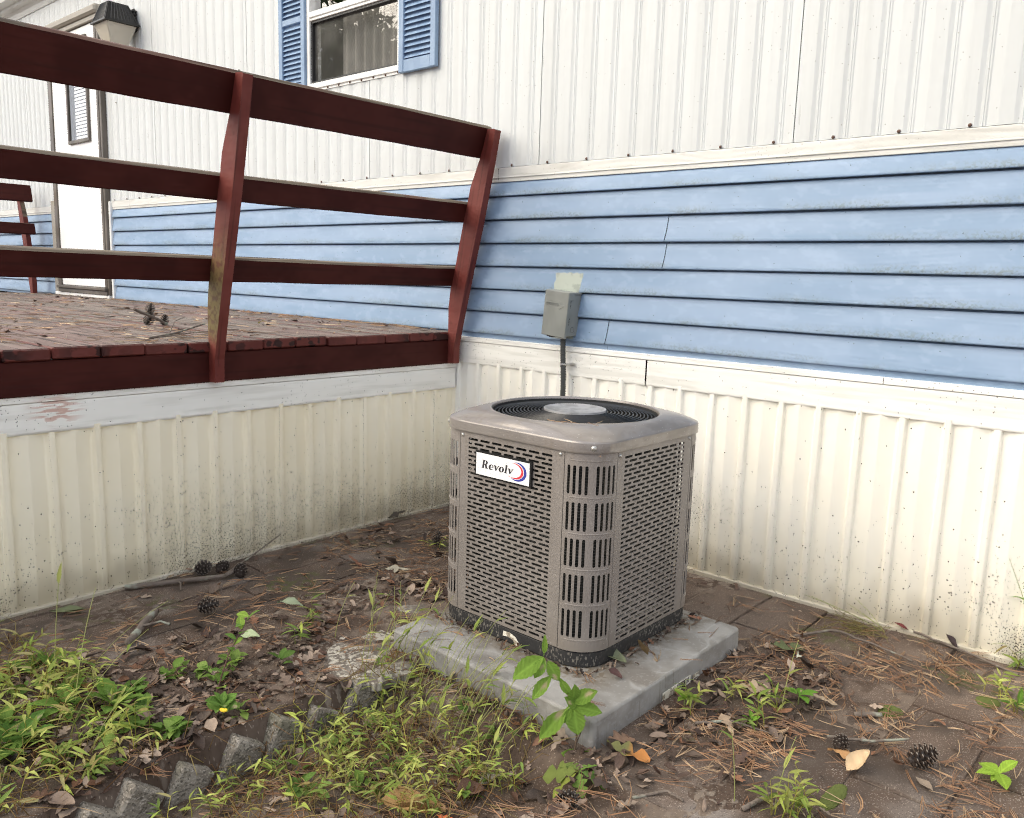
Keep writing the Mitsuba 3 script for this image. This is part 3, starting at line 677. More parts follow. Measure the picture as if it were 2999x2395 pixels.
# skirting of the deck
sk = deck + '__skirting'
capd = [(.0, .6985), (.0165, .6980), (.0185, .6960), (.0185, .6775), (.0170, .6758), (.004, .6755)]
def yprofile(pr_, y0, y1, x=0.0): return sheet([(x + d, y1, z) for d, z in pr_], [(x + d, y0, z) for d, z in pr_])
obj('cap_strip', yprofile(capd, -2.66, -.0225), 'm_fascia', sk, smooth=25)
fd = [(.004, .6742), (.0140, .6738), (.0158, .671), (.0158, .583), (.0130, .5772), (.009, .5755), (-.004, .5755)]
obj('fascia', yprofile(fd, -2.66, -.026), 'm_fascia', sk, smooth=25)
for m in skirt_panels(-1.8195 - .1385 * 6, .1385, 19, 3, lambda u, d, z: np.stack([d - .002, np.minimum(u, -.004), z], -1), 0.004, .590, 4.0):
    obj('panel', m, 'm_skirt_warmlit', sk, smooth=28)
obj('base_rail', box(-.004, .020, -2.66, -.024, -.01, .015, .002), 'm_skirt', sk)
obj('backing', box(-.06, -.03, -2.66, -.012, -.02, .697), 'm_dark', sk)

# ------------------------------------------------------------------ equipment pad
pad = thing('equipment_pad', 'grey moulded equipment pad with rounded edges under the air conditioner', 'pad')
P = []
for (x, sx) in ((1.0236, 1), (1.7608, -1)):
    for (y, sy) in ((-1.2694, 1), (-.5068, -1)):
        for a in np.linspace(0, PI / 2, 5):
            ca, sa = math.cos(a), math.sin(a)
            for r0, zz in ((.014, -.05), (.015, .062)):
                P.append((x + sx * r0 * (1 - ca) + sx * (.002 if zz > 0 else 0), y + sy * r0 * (1 - sa) + sy * (.002 if zz > 0 else 0), zz))
            for b in np.linspace(0.3, PI / 2, 4):
                ins = .0085 * (1 - math.cos(b))
                P.append((x + sx * (.002 + ins + .014 * (1 - ca)), y + sy * (.002 + ins + .014 * (1 - sa)), .062 + .0094 * math.sin(b)))
obj('slab', hull(P), 'm_pad', pad, smooth=24)
obj('pad_label', box(1.7600, 1.7622, -.957, -.812, .0035, .0255), 'm_label', pad, label='worn paper label on the edge of the pad')
bars = []; r = np.random.default_rng(4); yy = -.884
while yy < -.818:
    w = r.choice([.0012, .002, .003]); bars.append(box(1.7621, 1.7626, yy, yy + w, .009, .0245)); yy += w + r.choice([.0015, .0022, .0032])
obj('barcode', cat_(*bars), 'm_ink', pad)
obj('paper_scrap', box(1.7600, 1.7620, -.797, -.760, .002, .020), 'm_label', pad)

# ------------------------------------------------------------------ air conditioner
ac = thing('air_conditioner', 'taupe metal air conditioner with slotted panels and a round fan grille on top', 'air conditioner')
CX, CY, HW, SS, RC = 1.3193, -.8095, .2911, .192, .0991
ZB, ZT = .1194, .670
def rsq(h, r, n=10):
    """rounded square outline, counter-clockwise"""
    out = []
    for k, (sx, sy) in enumerate(((1, 1), (-1, 1), (-1, -1), (1, -1))):
        for a in np.linspace(k * PI / 2, (k + 1) * PI / 2, n): out.append((CX + sx * (h - r) + r * math.cos(a), CY + sy * (h - r) + r * math.sin(a)))
    return np.array(out)
def loft(rings, cap0=False, cap1=False):
    n = len(rings[0]); V = np.vstack(rings); F = []
    for i in range(len(rings) - 1):
        for j in range(n):
            a0, a1, b0, b1 = i * n + j, i * n + (j + 1) % n, (i + 1) * n + j, (i + 1) * n + (j + 1) % n
            F += [(a0, a1, b1), (a0, b1, b0)]
    if cap0: F += [(0, j + 1, j) for j in range(1, n - 1)]
    if cap1: k = (len(rings) - 1) * n; F += [(k, k + j, k + j + 1) for j in range(1, n - 1)]
    return trimesh.Trimesh(V, np.array(F), process=False)
def z3(a, z): return np.column_stack([a, np.full(len(a), z)])
obj('base_pan', loft([z3(rsq(HW - .010, RC - .008), .0705), z3(rsq(HW - .004, RC - .003), .076), z3(rsq(HW - .003, RC), .1130), z3(rsq(HW - .006, RC), .1165), z3(rsq(HW - .04, RC - .02), .1170)], True, True), 'm_base', ac, smooth=40)
# slotted flat panels
def slot(x0, x1, z0, z1):
    r = (z1 - z0) / 2 if x1 - x0 > z1 - z0 else (x1 - x0) / 2
    return sbox(x0 + r, z0 + r - 1e-6, x1 - r, z1 - r + 1e-6).buffer(r, quad_segs=3) if x1 - x0 > z1 - z0 else sbox(x0 + r - 1e-6, z0 + r, x1 - r + 1e-6, z1 - r).buffer(r, quad_segs=3)
W2 = SS - .0012
P0 = sbox(-W2, ZB, W2, ZT)
holes = []
pit = .0455; z = .6425; row = 0
while z > .131:
    h = .0034
    if row % 2 == 0:
        for k in range(7): x = -.1588 + pit * k; holes.append(slot(x, x + .0372, z - h, z + h))
    else:
        holes.append(slot(-.1588, -.1588 + .0145, z - h, z + h))
        for k in range(6): x = -.1588 + .0227 + pit * k; holes.append(slot(x, x + .0372, z - h, z + h))
        holes.append(slot(-.1588 + .0227 + pit * 6, -.1588 + .3102, z - h, z + h))
    z -= .01245; row += 1
PP = Polygon(P0.exterior.coords, [list(h_.exterior.coords) for h_ in holes])
pm = trimesh.creation.extrude_polygon(PP, .0016, engine='earcut')
dirs = [((CX, CY - HW, 0), (1, 0, 0), (0, 0, 1), (0, -1, 0)), ((CX + HW, CY, 0), (0, 1, 0), (0, 0, 1), (1, 0, 0)), ((CX, CY + HW, 0), (-1, 0, 0), (0, 0, 1), (0, 1, 0)), ((CX - HW, CY, 0), (0, -1, 0), (0, 0, 1), (-1, 0, 0))]
for D in dirs:
    D2 = (np.array(D[0]) - np.array(D[3]) * .0016, D[1], D[2], D[3])
    key = obj('louver_panel', mapped(pm, D2), 'm_ac', ac)
    for u, zz in ((-W2 + .009, .6505), (W2 - .013, .6525)):
        sc = mapped(lathe([(0, .004), (.003, .0038), (.0052, .002), (.0056, 0)], 10), (np.array(D[0]) + np.array(D[1]) * u + np.array([0, 0, zz]), D[1], D[2], D[3]))
        obj('screw', sc, 'm_zinc', ac, smooth=True)
# inner guard wires seen through the slots
wires = []
for D in dirs:
    o, eu, en = np.array(D[0]), np.array(D[1]), np.array(D[3])
    for zz in np.arange(.135, .66, .0249):
        wires.append(tube([o + eu * -.17 - en * .012 + [0, 0, zz], o + eu * .17 - en * .012 + [0, 0, zz]], .0013, 4, False))
obj('coil_guard', cat_(*wires), 'm_zinc', ac)
# corner posts with vertical slots, bent round the corner
ARC = RC * PI / 2
hs = []
for g in range(5):
    z1 = .629 - .0983 * g; z0 = z1 - .0775
    for s in (-1, 1):
        for k in range(4):
            u = s * (.0150 + .0163 * k); hs.append(slot(u - .0042, u + .0042, z0, z1))
CPo = sbox(-ARC / 2 + .001, ZB, ARC / 2 - .001, ZT).difference(unary_union(hs))
bars = []
edges = np.linspace(-ARC / 2, ARC / 2, 17)
for a, b in zip(edges[:-1], edges[1:]):
    q = CPo.intersection(sbox(a, 0, b, 1))
    if not q.is_empty: bars.append(extrude(q, .0016))
cm = cat_(*bars)
rid = []
for g in range(6):
    zz = .6425 - .0983 * g
    us = np.linspace(-.064, .064, 17); rid.append(tube([(u, zz, .0016) for u in us], [.0002] + [.0017] * 15 + [.0002], 6))
cm = cat_(cm, *rid)
for k in range(4):
    v = cm.vertices; ang = v[:, 0] / RC + PI / 4 + k * PI / 2
    sx, sy = ((1, 1), (-1, 1), (-1, -1), (1, -1))[k]
    rad = RC - .0016 + v[:, 2]
    m = trimesh.Trimesh(np.column_stack([CX + sx * SS + rad * np.cos(ang), CY + sy * SS + rad * np.sin(ang), v[:, 1]]), cm.faces, process=False)
    m.merge_vertices(digits_vertex=6)
    obj('corner_post', m, 'm_ac', ac, smooth=35)
# coil behind the panels
ring_ = rsq(HW - .052, .07)
obj('coil', loft([z3(ring_, .118), z3(ring_, .655)], False, True), 'm_coil', ac, smooth=40)
# lid: skirt, dished top, rolled rim round the fan opening
NR = 160
def outline(t_sq, z):
    """blend from the rounded square (t=0) to the fan opening circle (t=1)"""
    an = np.arange(NR) * 2 * PI / NR
    h, r = HW + .0055, RC + .008
    c, s = np.abs(np.cos(an)), np.abs(np.sin(an))
    sq = np.empty(NR)
    for i in range(NR):
        d = h / max(c[i], s[i]); x, y = d * c[i], d * s[i]
        if min(x, y) > h - r:
            bq = (h - r) * (c[i] + s[i]); cc = 2 * (h - r) ** 2 - r * r; d = bq + math.sqrt(max(bq * bq - cc, 0))
        sq[i] = d
    rad = sq * (1 - t_sq) + .2575 * t_sq
    zz = z if np.isscalar(z) else z
    return np.column_stack([CX + rad * np.cos(an), CY + rad * np.sin(an), np.full(NR, z)])
def lid_ring(t, z, grow=0.0):
    R_ = outline(t, z); c = np.array([CX, CY, 0]); d = R_[:, :2] - c[:2]; L = np.linalg.norm(d, axis=1, keepdims=True)
    R_[:, :2] = c[:2] + d * (L + grow) / L; return R_
rings = [lid_ring(0, .6625, -.0015), lid_ring(0, .6625), lid_ring(0, .6650, .0012), lid_ring(0, .668, .0004), lid_ring(0, .6885, .0), lid_ring(0, .6925, -.002), lid_ring(0, .6945, -.006)]
sq0 = lid_ring(0, .6945, -.006)
for t in np.linspace(.12, 1, 9):
    R_ = lid_ring(t, 0, -.006 * (1 - t))
    # convex shoulder: the corners stay lower, the rim is level
    R_[:, 2] = .6945 + (.7195 - .6945) * (1 - (1 - t) ** 1.9)
    rings.append(R_)
rings += [lid_ring(1, .7215, -.003), lid_ring(1, .7205, -.0065), lid_ring(1, .714, -.0085), lid_ring(1, .690, -.010), lid_ring(1, .660, -.006)]
obj('lid', loft(rings), 'm_aclid', ac, smooth=42)
for k in range(4):
    a = PI / 4 + k * PI / 2; sx, sy = ((1, 1), (-1, 1), (-1, -1), (1, -1))[k]; dn = np.array([math.cos(a), math.sin(a), 0])
    o = np.array([CX + sx * (HW + .0055 - RC - .008), CY + sy * (HW + .0055 - RC - .008), .6770]) + dn * (RC + .0078)
    obj('screw', mapped(lathe([(0, .0045), (.003, .0042), (.0052, .0035), (.0054, .001), (.0075, .0008), (.0078, 0)], 12), (o, (-dn[1], dn[0], 0), (0, 0, 1), dn)), 'm_zinc', ac, smooth=True)
# fan grille
gw = []
for r_ in np.linspace(.098, .240, 14):
    an = np.linspace(0, 2 * PI, 65); zz = .7165 - .010 * (r_ / .24) ** 3
    gw.append(tube([(CX + r_ * math.cos(a), CY + r_ * math.sin(a), zz) for a in an], .0023, 5, False))
for k in range(6):
    a = k * PI / 3 + .35; e = np.array([math.cos(a), math.sin(a), 0])
    gw.append(tube([np.array([CX, CY, .711]) + e * .06, np.array([CX, CY, .709]) + e * .17, np.array([CX, CY, .700]) + e * .247], .0035, 5))
obj('fan_grille', cat_(*gw), 'm_black', ac, smooth=60)
obj('fan_cap', lathe([(.0, .7135), (.05, .7145), (.080, .7185), (.0895, .7235), (.0935, .7225), (.0945, .7170), (.0900, .7110), (.06, .709)], 56, (CX, CY, 0)), 'm_fancap', ac, smooth=45)
bl = []
for k in range(4):
    a0 = k * PI / 2 + .5
    bl.append(grid(lambda u, v: np.stack([CX + v * np.cos(a0 + u), CY + v * np.sin(a0 + u), .655 + .05 * (u - .45) - .05 * (v - .1) * 0], -1), np.linspace(0, .95, 8), np.linspace(.06, .235, 5)))
obj('fan_blades', cat_(*bl), 'm_dark', ac, smooth=True)
obj('fan_motor', cat_(lathe([(0, .66), (.055, .66), (.06, .65), (.06, .52), (0, .52)], 24, (CX, CY, 0))), 'm_dark', ac, smooth=40)
obj('shroud', lathe([(.246, .715), (.246, .64), (.235, .60)], 48, (CX, CY, 0)), 'm_dark', ac, smooth=True)
# badge
bx0, bx1, bz0, bz1 = 1.1985, 1.4035, .5455, .6135
by = CY - HW - .0075
def fy(poly, d, y): return mapped(extrude(poly, d), ((0, y, 0), (1, 0, 0), (0, 0, 1), (0, -1, 0)))
badge = obj('badge', fy(sbox(bx0, bz0, bx1, bz1).buffer(.002), .0075, CY - HW), 'm_black', ac)
labels[badge] = {'label': 'white name plate lettered Revolv with a red and blue swoosh'}
obj('plate', fy(sbox(bx0 + .002, bz0 + .002, bx1 - .004, bz1 - .003), .0006, by), 'm_badge', badge)
# lettering with heavy stems and hairline joins
def ell(cx, cy, rx, ry): return affinity.scale(Point(cx, cy).buffer(1, quad_segs=12), rx, ry, origin=(cx, cy))
def letter_R():
    stem = sbox(.6, 0, 2.6, 10); serif = sbox(0, 0, 3.2, .7).union(sbox(0, 9.3, 3.2, 10))
    bowl = ell(3.4, 7.2, 2.9, 2.8).difference(ell(3.0, 7.2, 1.2, 2.1)).intersection(sbox(2.6, 4.4, 8, 10))
    leg = Polygon([(3.3, 4.6), (5.2, 4.9), (7.0, 0), (4.6, 0)]).union(sbox(4.4, 0, 7.6, .7))
    return unary_union([stem, serif, bowl, leg, sbox(2.6, 9.4, 3.6, 10), sbox(2.6, 4.4, 3.6, 5.0)])
def letter_e():
    o = ell(2.8, 3.2, 2.8, 3.4).difference(ell(3.3, 3.5, .95, 2.7)); o = o.difference(sbox(3.6, 1.0, 7, 2.9))
    return o.union(sbox(1.6, 2.9, 5.4, 3.5)).union(Polygon([(2.5, -.2), (4.0, -.2), (5.4, 1.3), (5.0, 1.5), (3.6, .6)]))
def letter_v(): return unary_union([Polygon([(0, 6.6), (2.3, 6.6), (3.6, 1.8), (2.6, -.2)]), Polygon([(2.6, -.2), (3.3, .4), (5.6, 6.6), (4.6, 6.6)]), sbox(4.0, 6.1, 6.2, 6.6), sbox(-.4, 6.1, 2.4, 6.6)])
def letter_o(): return ell(3, 3.2, 3.0, 3.4).difference(ell(3.1, 3.2, .9, 2.6))
def letter_l(): return sbox(.5, 0, 2.5, 10).union(sbox(0, 0, 3.0, .7)).union(sbox(0, 9.4, 2.5, 10))
glyphs = [(letter_R(), 0), (letter_e(), 7.9), (letter_v(), 13.8), (letter_o(), 19.6), (letter_l(), 26.2), (letter_v(), 29.8)]
word = unary_union([affinity.translate(g_, x, 0) for g_, x in glyphs])
word = affinity.affine_transform(word, [1, .14, 0, 1, 0, 0])
sc_ = .0238 / 10
word = affinity.translate(affinity.scale(word, sc_ * 1.38, sc_, origin=(0, 0)), bx0 + .0235, bz0 + .0230)
def cres(cx, cz, ro, dx, ri): return ell(cx, cz, ro[0], ro[1]).difference(ell(cx - dx, cz + .0012, ri[0], ri[1]))
obj('lettering', fy(word, .0004, by - .0006), 'm_ink', badge)
swb = cres(1.3555, .5795, (.0345, .0265), .0075, (.0330, .0235)); swr = cres(1.3460, .5800, (.0325, .0225), .0065, (.0315, .0202))
swr = swr.difference(swb.buffer(.0012)).intersection(sbox(1.300, .54, 1.42, .62)); swb = swb.intersection(sbox(1.302, .54, 1.42, .62))
swr = swr.difference(word.buffer(.0008)); swb = swb.difference(word.buffer(.0008))
obj('swoosh', fy(swb, .0004, by - .0006), 'm_badgeblue', badge)
obj('swoosh', fy(swr, .0004, by - .0006), 'm_badgered', badge)
stp = Polygon([(1.312, .088), (1.314, .1035), (1.338, .1055), (1.360, .0985), (1.372, .086), (1.370, .076), (1.360, .0745), (1.350, .088), (1.330, .0915)])
obj('torn_sticker', fy(stp, .0008, CY - HW + .0032), 'm_label', ac, label='torn white sticker on the black base')

# ------------------------------------------------------------------ disconnect box and conduit
eb = thing('electrical_box', 'grey metal electrical disconnect box hanging askew on the blue siding', 'electrical box')
lean = trimesh.transformations.rotation_matrix(math.radians(5.0), (0, 1, 0), (.664, 0, .962))
def tilt(m): m.apply_transform(lean); return m
x0, x1, z0, z1 = .602, .7265, .871, 1.054
obj('body', tilt(cat_(box(x0 + .006, x1 - .004, -.088, -.012, z0 + .004, z1 - .008, .002))), 'm_box', eb)
obj('cover', tilt(cat_(box(x0, x1, -.1005, -.089, z0 - .003, z1, .002), box(x1 - .0035, x1 + .0005, -.099, -.060, z1 - .030, z1 - .0005, .001), box(x0, x1, -.095, -.012, z1 - .007, z1 + .001, .0015))), 'm_box', eb)
kn = [box(x1 - .0042, x1 - .0028, a, b, c, d) for a, b, c, d in ((-.078, -.076, z1 - .062, z1 - .030), (-.078, -.076, z0 + .05, z0 + .082))]
for q in kn: obj('hinge_slot', tilt(q), 'm_conduit', eb)
obj('knockout', tilt(cat_(*[mapped(lathe([(.0105, 0), (.0115, .001), (.0125, 0)], 20), ((x1 - .004, -.05, z0 + .03), (0, 1, 0), (0, 0, 1), (1, 0, 0)))])), 'm_conduit', eb)
obj('latch', tilt(cat_(box(x0 + .032, x0 + .056, -.102, -.085, z0 - .006, z0 - .001), box(x0 + .03, x0 + .05, -.085, -.06, z0 - .010, z0 - .002))), 'm_dark', eb)
# raised maker's lettering and arrow
tx = meshkit.text_mesh('DIVERSITECH', .0125, .0014)
wdt = tx.bounds[1, 0] - tx.bounds[0, 0]
tx.apply_scale([.066 / wdt, 1, 1]); tx.apply_translation((x0 + .010, z1 - .060, 0))
ar = extrude(Polygon([(.072, -.012), (.098, .006), (.074, .021), (.0735, .015), (.087, .006), (.0715, -.006)]), .0016); ar.apply_translation((x0 + .008, z1 - .062, 0))
obj('raised_lettering', tilt(mapped(cat_(tx, ar), ((0, -.1005, 0), (1, 0, 0), (0, 0, 1), (0, -1, 0)))), 'm_box', eb)
co = thing('conduit', 'dark grey corrugated conduit running down from the electrical box', 'conduit')
cp = np.array([(.6700, -.050, .882), (.6725, -.050, .850), (.6765, -.052, .800), (.6830, -.055, .74), (.6885, -.058, .69), (.692, -.062, .62), (.694, -.066, .50), (.70, -.075, .38), (.76, -.12, .28), (.90, -.24, .24), (1.10, -.42, .23), (1.16, -.53, .23)])
from scipy.interpolate import CubicSpline
tt = np.concatenate([[0], np.cumsum(np.linalg.norm(np.diff(cp, axis=0), axis=1))]); cs = CubicSpline(tt, cp)
ss = np.arange(0, tt[-1], .0011); rr = .0112 + .0010 * np.sign(np.sin(ss / .0066 * 2 * PI))
obj('hose', tube(cs(ss), rr, 14), 'm_conduit', co, smooth=50)
obj('fitting', cat_(lathe([(0, .885), (.019, .885), (.019, .868), (.0165, .866), (.0165, .858), (.0115, .856)], 10, (.6712, -.05, 0))), 'm_zinc', co)
obj('pipe_strap', cat_(tube([(.664, -.020, .752), (.668, -.055, .752), (.682, -.0695, .752), (.696, -.055, .752), (.700, -.022, .752), (.715, -.0205, .752)], .0042, 6), box(.694, .720, -.026, -.0215, .746, .758, .001)), 'm_zinc', co, smooth=40)


# ------------------------------------------------------------------ leaves, needles, grass
def strip_leaf(ts, ws, nx_curl=0.0, fold=0.2, tipdroop=0.0, wave=0.0, sd=0):
    """leaf along +x, unit length, 3 columns; ws half widths; returns V, F"""
    r = np.random.default_rng(sd); V = []
    for i, (t, w) in enumerate(zip(ts, ws)):
        zc = -tipdroop * t * t + nx_curl * (t - .5) ** 2
        wv = wave * math.sin(t * 9 + sd)
        V += [(t, -w, zc + fold * w + wv), (t, wave * .4 * math.sin(t * 5), zc), (t, w, zc + fold * w - wv)]
    F = []
    for i in range(len(ts) - 1):
        a = 3 * i
        for c in (0, 1): F += [(a + c, a + c + 3, a + c + 4), (a + c, a + c + 4, a + c + 1)]
    return np.array(V), np.array(F)
TS_O = np.array([0, .10, .19, .25, .32, .39, .46, .54, .61, .67, .75, .83, .92, 1.0])
WS_O = np.array([.010, .018, .10, .125, .06, .17, .265, .235, .085, .15, .235, .20, .10, .012])
TS_L = np.array([0, .12, .3, .5, .7, .88, 1.0]); WS_L = np.array([.012, .10, .19, .22, .18, .09, .004])
TS_G = np.array([0, .15, .4, .7, 1.0]); WS_G = np.array([.02, .080, .095, .060, .003])
TS_B = np.array([0, .14, .26, .42, .6, .78, .92, 1.0]); WS_B = np.array([.02, .035, .14, .235, .25, .18, .085, .01])
def rotm(yaw, pitch, roll):
    cy_, sy_, cp_, sp_, cr_, sr_ = np.cos(yaw), np.sin(yaw), np.cos(pitch), np.sin(pitch), np.cos(roll), np.sin(roll)
    return np.array([[cy_ * cp_, cy_ * sp_ * sr_ - sy_ * cr_, cy_ * sp_ * cr_ + sy_ * sr_], [sy_ * cp_, sy_ * sp_ * sr_ + cy_ * cr_, sy_ * sp_ * cr_ - cy_ * sr_], [-sp_, cp_ * sr_, cp_ * cr_]])
class Bag:
    def __init__(self): self.V, self.F, self.C, self.n = [], [], [], 0
    def add(self, V, F, c):
        self.V.append(V); self.F.append(F + self.n); self.n += len(V)
        c = np.asarray(c, float); self.C.append(np.broadcast_to(c, (len(V), 3)) if c.ndim == 1 else c)
    def mesh(self): return trimesh.Trimesh(np.vstack(self.V), np.vstack(self.F), process=False)
    def col(self): return np.clip(np.vstack(self.C), 0, 1)
    def put(self, key, mat, smooth=True):
        scene[key] = ply(self.mesh(), mat, smooth=smooth, color=self.col()); return key
BROWN = np.array([(.075, .048, .036), (.11, .070, .052), (.15, .105, .080), (.085, .050, .038), (.20, .145, .110), (.27, .20, .155), (.34, .26, .20), (.19, .095, .055), (.055, .038, .030)])
def level(x, y):
    """height of whatever lies at (x, y): soil, pavers, pad"""
    if 1.03 < x < 1.755 and -1.263 < y < -.513: return .0725
    z = float(ground_z(x, y))
    if not (1.08 < x < 1.80 and y < -1.0) and not (0.55 < x < 1.08 and y < -1.0): z = max(z, .005)
    if ap.contains(Point(x, y)): z = max(z, .016)
    return z
def near_pad(x, y, m=.0): return 1.0236 - m < x < 1.7608 + m and -1.2694 - m < y < -.5068 + m
leafT = [strip_leaf(TS_O, WS_O * s_, c_, f_, d_, w_, k) for k, (s_, c_, f_, d_, w_) in enumerate([(1, .25, .25, .1, .03), (.85, -.3, -.2, .0, .05), (1.1, .5, .4, .2, .04), (.9, .1, .1, .05, .02)])] + \
        [strip_leaf(TS_L, WS_L * s_, c_, f_, d_, w_, k) for k, (s_, c_, f_, d_, w_) in enumerate([(1, .3, .5, .1, .03), (.8, -.4, .3, .1, .06), (1.3, .6, .9, .2, .05), (.7, .2, -.6, .0, .04)])]
litter = Bag()
r = np.random.default_rng(11)
def drop_leaf(bag, x, y, size, col, k=None, z=None, tilt_=.35, yaw=None):
    V, F = leafT[k if k is not None else r.integers(len(leafT))]
    R_ = rotm(yaw if yaw is not None else r.uniform(0, 2 * PI), r.normal(0, tilt_), r.normal(0, tilt_))
    Q = (V - [.5, 0, 0]) * size @ R_.T
    z0 = level(x, y) if z is None else z
    Q = Q + [x, y, 0]; Q[:, 2] += z0 - np.quantile(Q[:, 2], .12) + .001
    bag.add(Q, F, np.clip(col * (1 + .25 * (r.random((len(V), 1)) - .5)), 0, 1))
def scatter(n, x0, x1, y0, y1, test=None, th=0.0, sc=5.0, seed=1):
    out = []
    while len(out) < n:
        x, y = r.uniform(x0, x1), r.uniform(y0, y1)
        if test and not test(x, y): continue
        if r.random() > np.clip((float(meshkit.fbm(np.array([x * sc, y * sc, seed]), 3, seed)) - th) * 4, 0, 1): continue
        out.append((x, y))
    return out
nopad = lambda x, y: not near_pad(x, y, .01) and not (1.75 < x < 1.805 and -1.0 < y < -.74)
zones = [(1500, .46, 1.10, -2.25, -.78, lambda x, y: nopad(x, y) and not ap.contains(Point(x, y)) and (x - .46) > .35 * r.random() * (y > -1.9), .18), (330, .08, 1.0, -.80, -.04, nopad, .38), (330, 1.77, 2.08, -1.35, -.40, nopad, .30), (420, 1.17, 1.95, -2.05, -1.28, nopad, .25),
         (60, 1.9, 2.75, -1.7, -.03, nopad, .35), (40, .03, .46, -2.2, -.8, None, .35), (60, .1, 1.1, -2.5, -1.95, None, .2), (40, 1.0, 1.9, -.5, -.04, nopad, .3)]
for n_, x0, x1, y0, y1, t_, th in zones:
    for x, y in scatter(n_, x0, x1, y0, y1, t_, th, 5.0, 3):
        big = r.random() < .22
        drop_leaf(litter, x, y, r.uniform(.038, .064) if big else r.uniform(.012, .036), BROWN[r.integers(len(BROWN))] * r.uniform(.45, 1.15), z=level(x, y) + abs(r.normal(0, .004)), tilt_=.28)
for k in range(150):
    a = r.uniform(-.30, .30); e = .292 + abs(r.normal(0, .014))
    x, y = ((CX + a, CY - e), (CX + e, CY + a))[k % 2]
    drop_leaf(litter, x, y, r.uniform(.008, .026), BROWN[r.integers(len(BROWN))] * r.uniform(.4, .9), z=.0725, tilt_=.5)
for k in range(170):
    q = r.integers(3)
    x, y = ((r.uniform(1.02, 1.76), -1.275 - abs(r.normal(0, .014))), (1.768 + abs(r.normal(0, .016)), r.uniform(-1.26, -.5)), (r.uniform(.1, 1.0), -.03 - abs(r.normal(0, .02))))[q]
    drop_leaf(litter, x, y, r.uniform(.012, .04), BROWN[r.integers(len(BROWN))] * r.uniform(.6, 1.1), tilt_=.5)
for k in range(700):
    x, y = r.uniform(.1, 2.7), r.uniform(-2.1, -.03)
    if not near_pad(x, y, .01): drop_leaf(litter, x, y, r.uniform(.005, .014), BROWN[r.integers(len(BROWN))] * r.uniform(.6, 1.6), tilt_=.3)
tag(litter.put('leaf_litter', 'm_leafdry'), 'layer of small broken brown leaves over the soil and pavers', kind='stuff')

# pine needles
needles = Bag()
NC = np.array([(.24, .125, .062), (.30, .175, .095), (.19, .10, .055), (.36, .25, .15), (.14, .080, .050)])
def needle(bag, x, y, z, yaw, L, bend, rad=.00085, lift=.0, col=None):
    k = 4; t = np.linspace(0, 1, k); ang = yaw + bend * (t - .5)
    st = L / (k - 1); px = x + np.concatenate([[0], np.cumsum(np.cos(ang[:-1]))]) * st; py = y + np.concatenate([[0], np.cumsum(np.sin(ang[:-1]))]) * st
    pz = z + lift * t + .002 * r.random()
    dx, dy = -np.sin(ang), np.cos(ang); rr = rad * np.array([1.1, 1, .9, .4])
    V = np.stack([np.stack([px + dx * rr, py + dy * rr, pz], 1), np.stack([px, py, pz + rr * 1.5], 1), np.stack([px - dx * rr, py - dy * rr, pz], 1)], 1).reshape(-1, 3)
    F = []
    for i in range(k - 1):
        for j in range(2): a = 3 * i + j; F += [(a, a + 3, a + 4), (a, a + 4, a + 1)]
    c = NC[r.integers(len(NC))] * r.uniform(.75, 1.3) if col is None else col
    bag.add(V, np.array(F), c)
def bundle(bag, x, y, z, L=None, flow=None, pale=1.0, rad=.00085):
    L = r.uniform(.04, .095) if L is None else L
    yaw = r.uniform(0, 2 * PI) if flow is None else flow + r.normal(0, .5) + PI * r.integers(2)
    b_ = r.normal(0, .5); c = NC[r.integers(len(NC))] * r.uniform(.75, 1.3) * pale
    for k in range(r.integers(1, 4)): needle(bag, x, y, z, yaw + r.normal(0, .13), L * r.uniform(.85, 1), b_ + r.normal(0, .15), rad=rad, lift=r.normal(0, .004), col=c)
joint = lambda x, y: abs(((x - .05) / .2 + .5) % 1 - .5) < .12 or r.random() < .35
nz = [(420, .3, 1.1, -2.2, -.75, nopad, .2, None), (560, .05, 1.02, -.9, -.03, nopad, .28, None), (330, 1.77, 2.12, -1.25, -.25, nopad, .28, None), (430, 1.17, 2.0, -2.0, -1.27, nopad, .25, None),
      (480, 1.85, 2.75, -1.55, -.03, lambda x, y: nopad(x, y) and joint(x, y), .33, None), (110, .03, .6, -2.3, -.8, joint, .3, -1.5), (60, 1.0, 1.8, -.5, -.03, nopad, .3, None), (90, 2.0, 2.55, -.98, -.76, None, .3, None), (60, 2.05, 2.45, -.45, -.18, None, .2, -.35), (70, 2.18, 2.30, -.9, -.1, None, .2, -1.5)]
for n_, x0, x1, y0, y1, t_, th, fl in nz:
    for x, y in scatter(n_, x0, x1, y0, y1, t_, th, 6.0, 8):
        bundle(needles, x, y, level(x, y) + abs(r.normal(0, .006)) + .002, flow=fl)
for x, y in scatter(34, 1.04, 1.75, -1.26, -.52, lambda x, y: max(abs(x - CX), abs(y - CY)) > .27, 0, 5, 5): bundle(needles, x, y, .0725, flow=None)
tag(needles.put('pine_needles', 'm_needle'), 'orange brown pine needles strewn over the ground', kind='stuff')
dn = Bag()
for x, y in scatter(620, -4.9, -.02, -2.3, -.03, None, .25, 2.2, 6): bundle(dn, x, y, DT + .001, L=r.uniform(.05, .11), flow=.0 if r.random() < .4 else None, pale=r.choice([.5, 1.2, 1.5]) * np.array([.92, 1.04, 1.15]), rad=.0013)
for x, y in scatter(170, -1.6, -.02, -2.1, -.9, None, .3, 4, 6): bundle(dn, x, y, DT + .001, L=r.uniform(.05, .10), pale=r.choice([.5, 1.2, 1.5]) * np.array([.92, 1.04, 1.15]), rad=.0012)
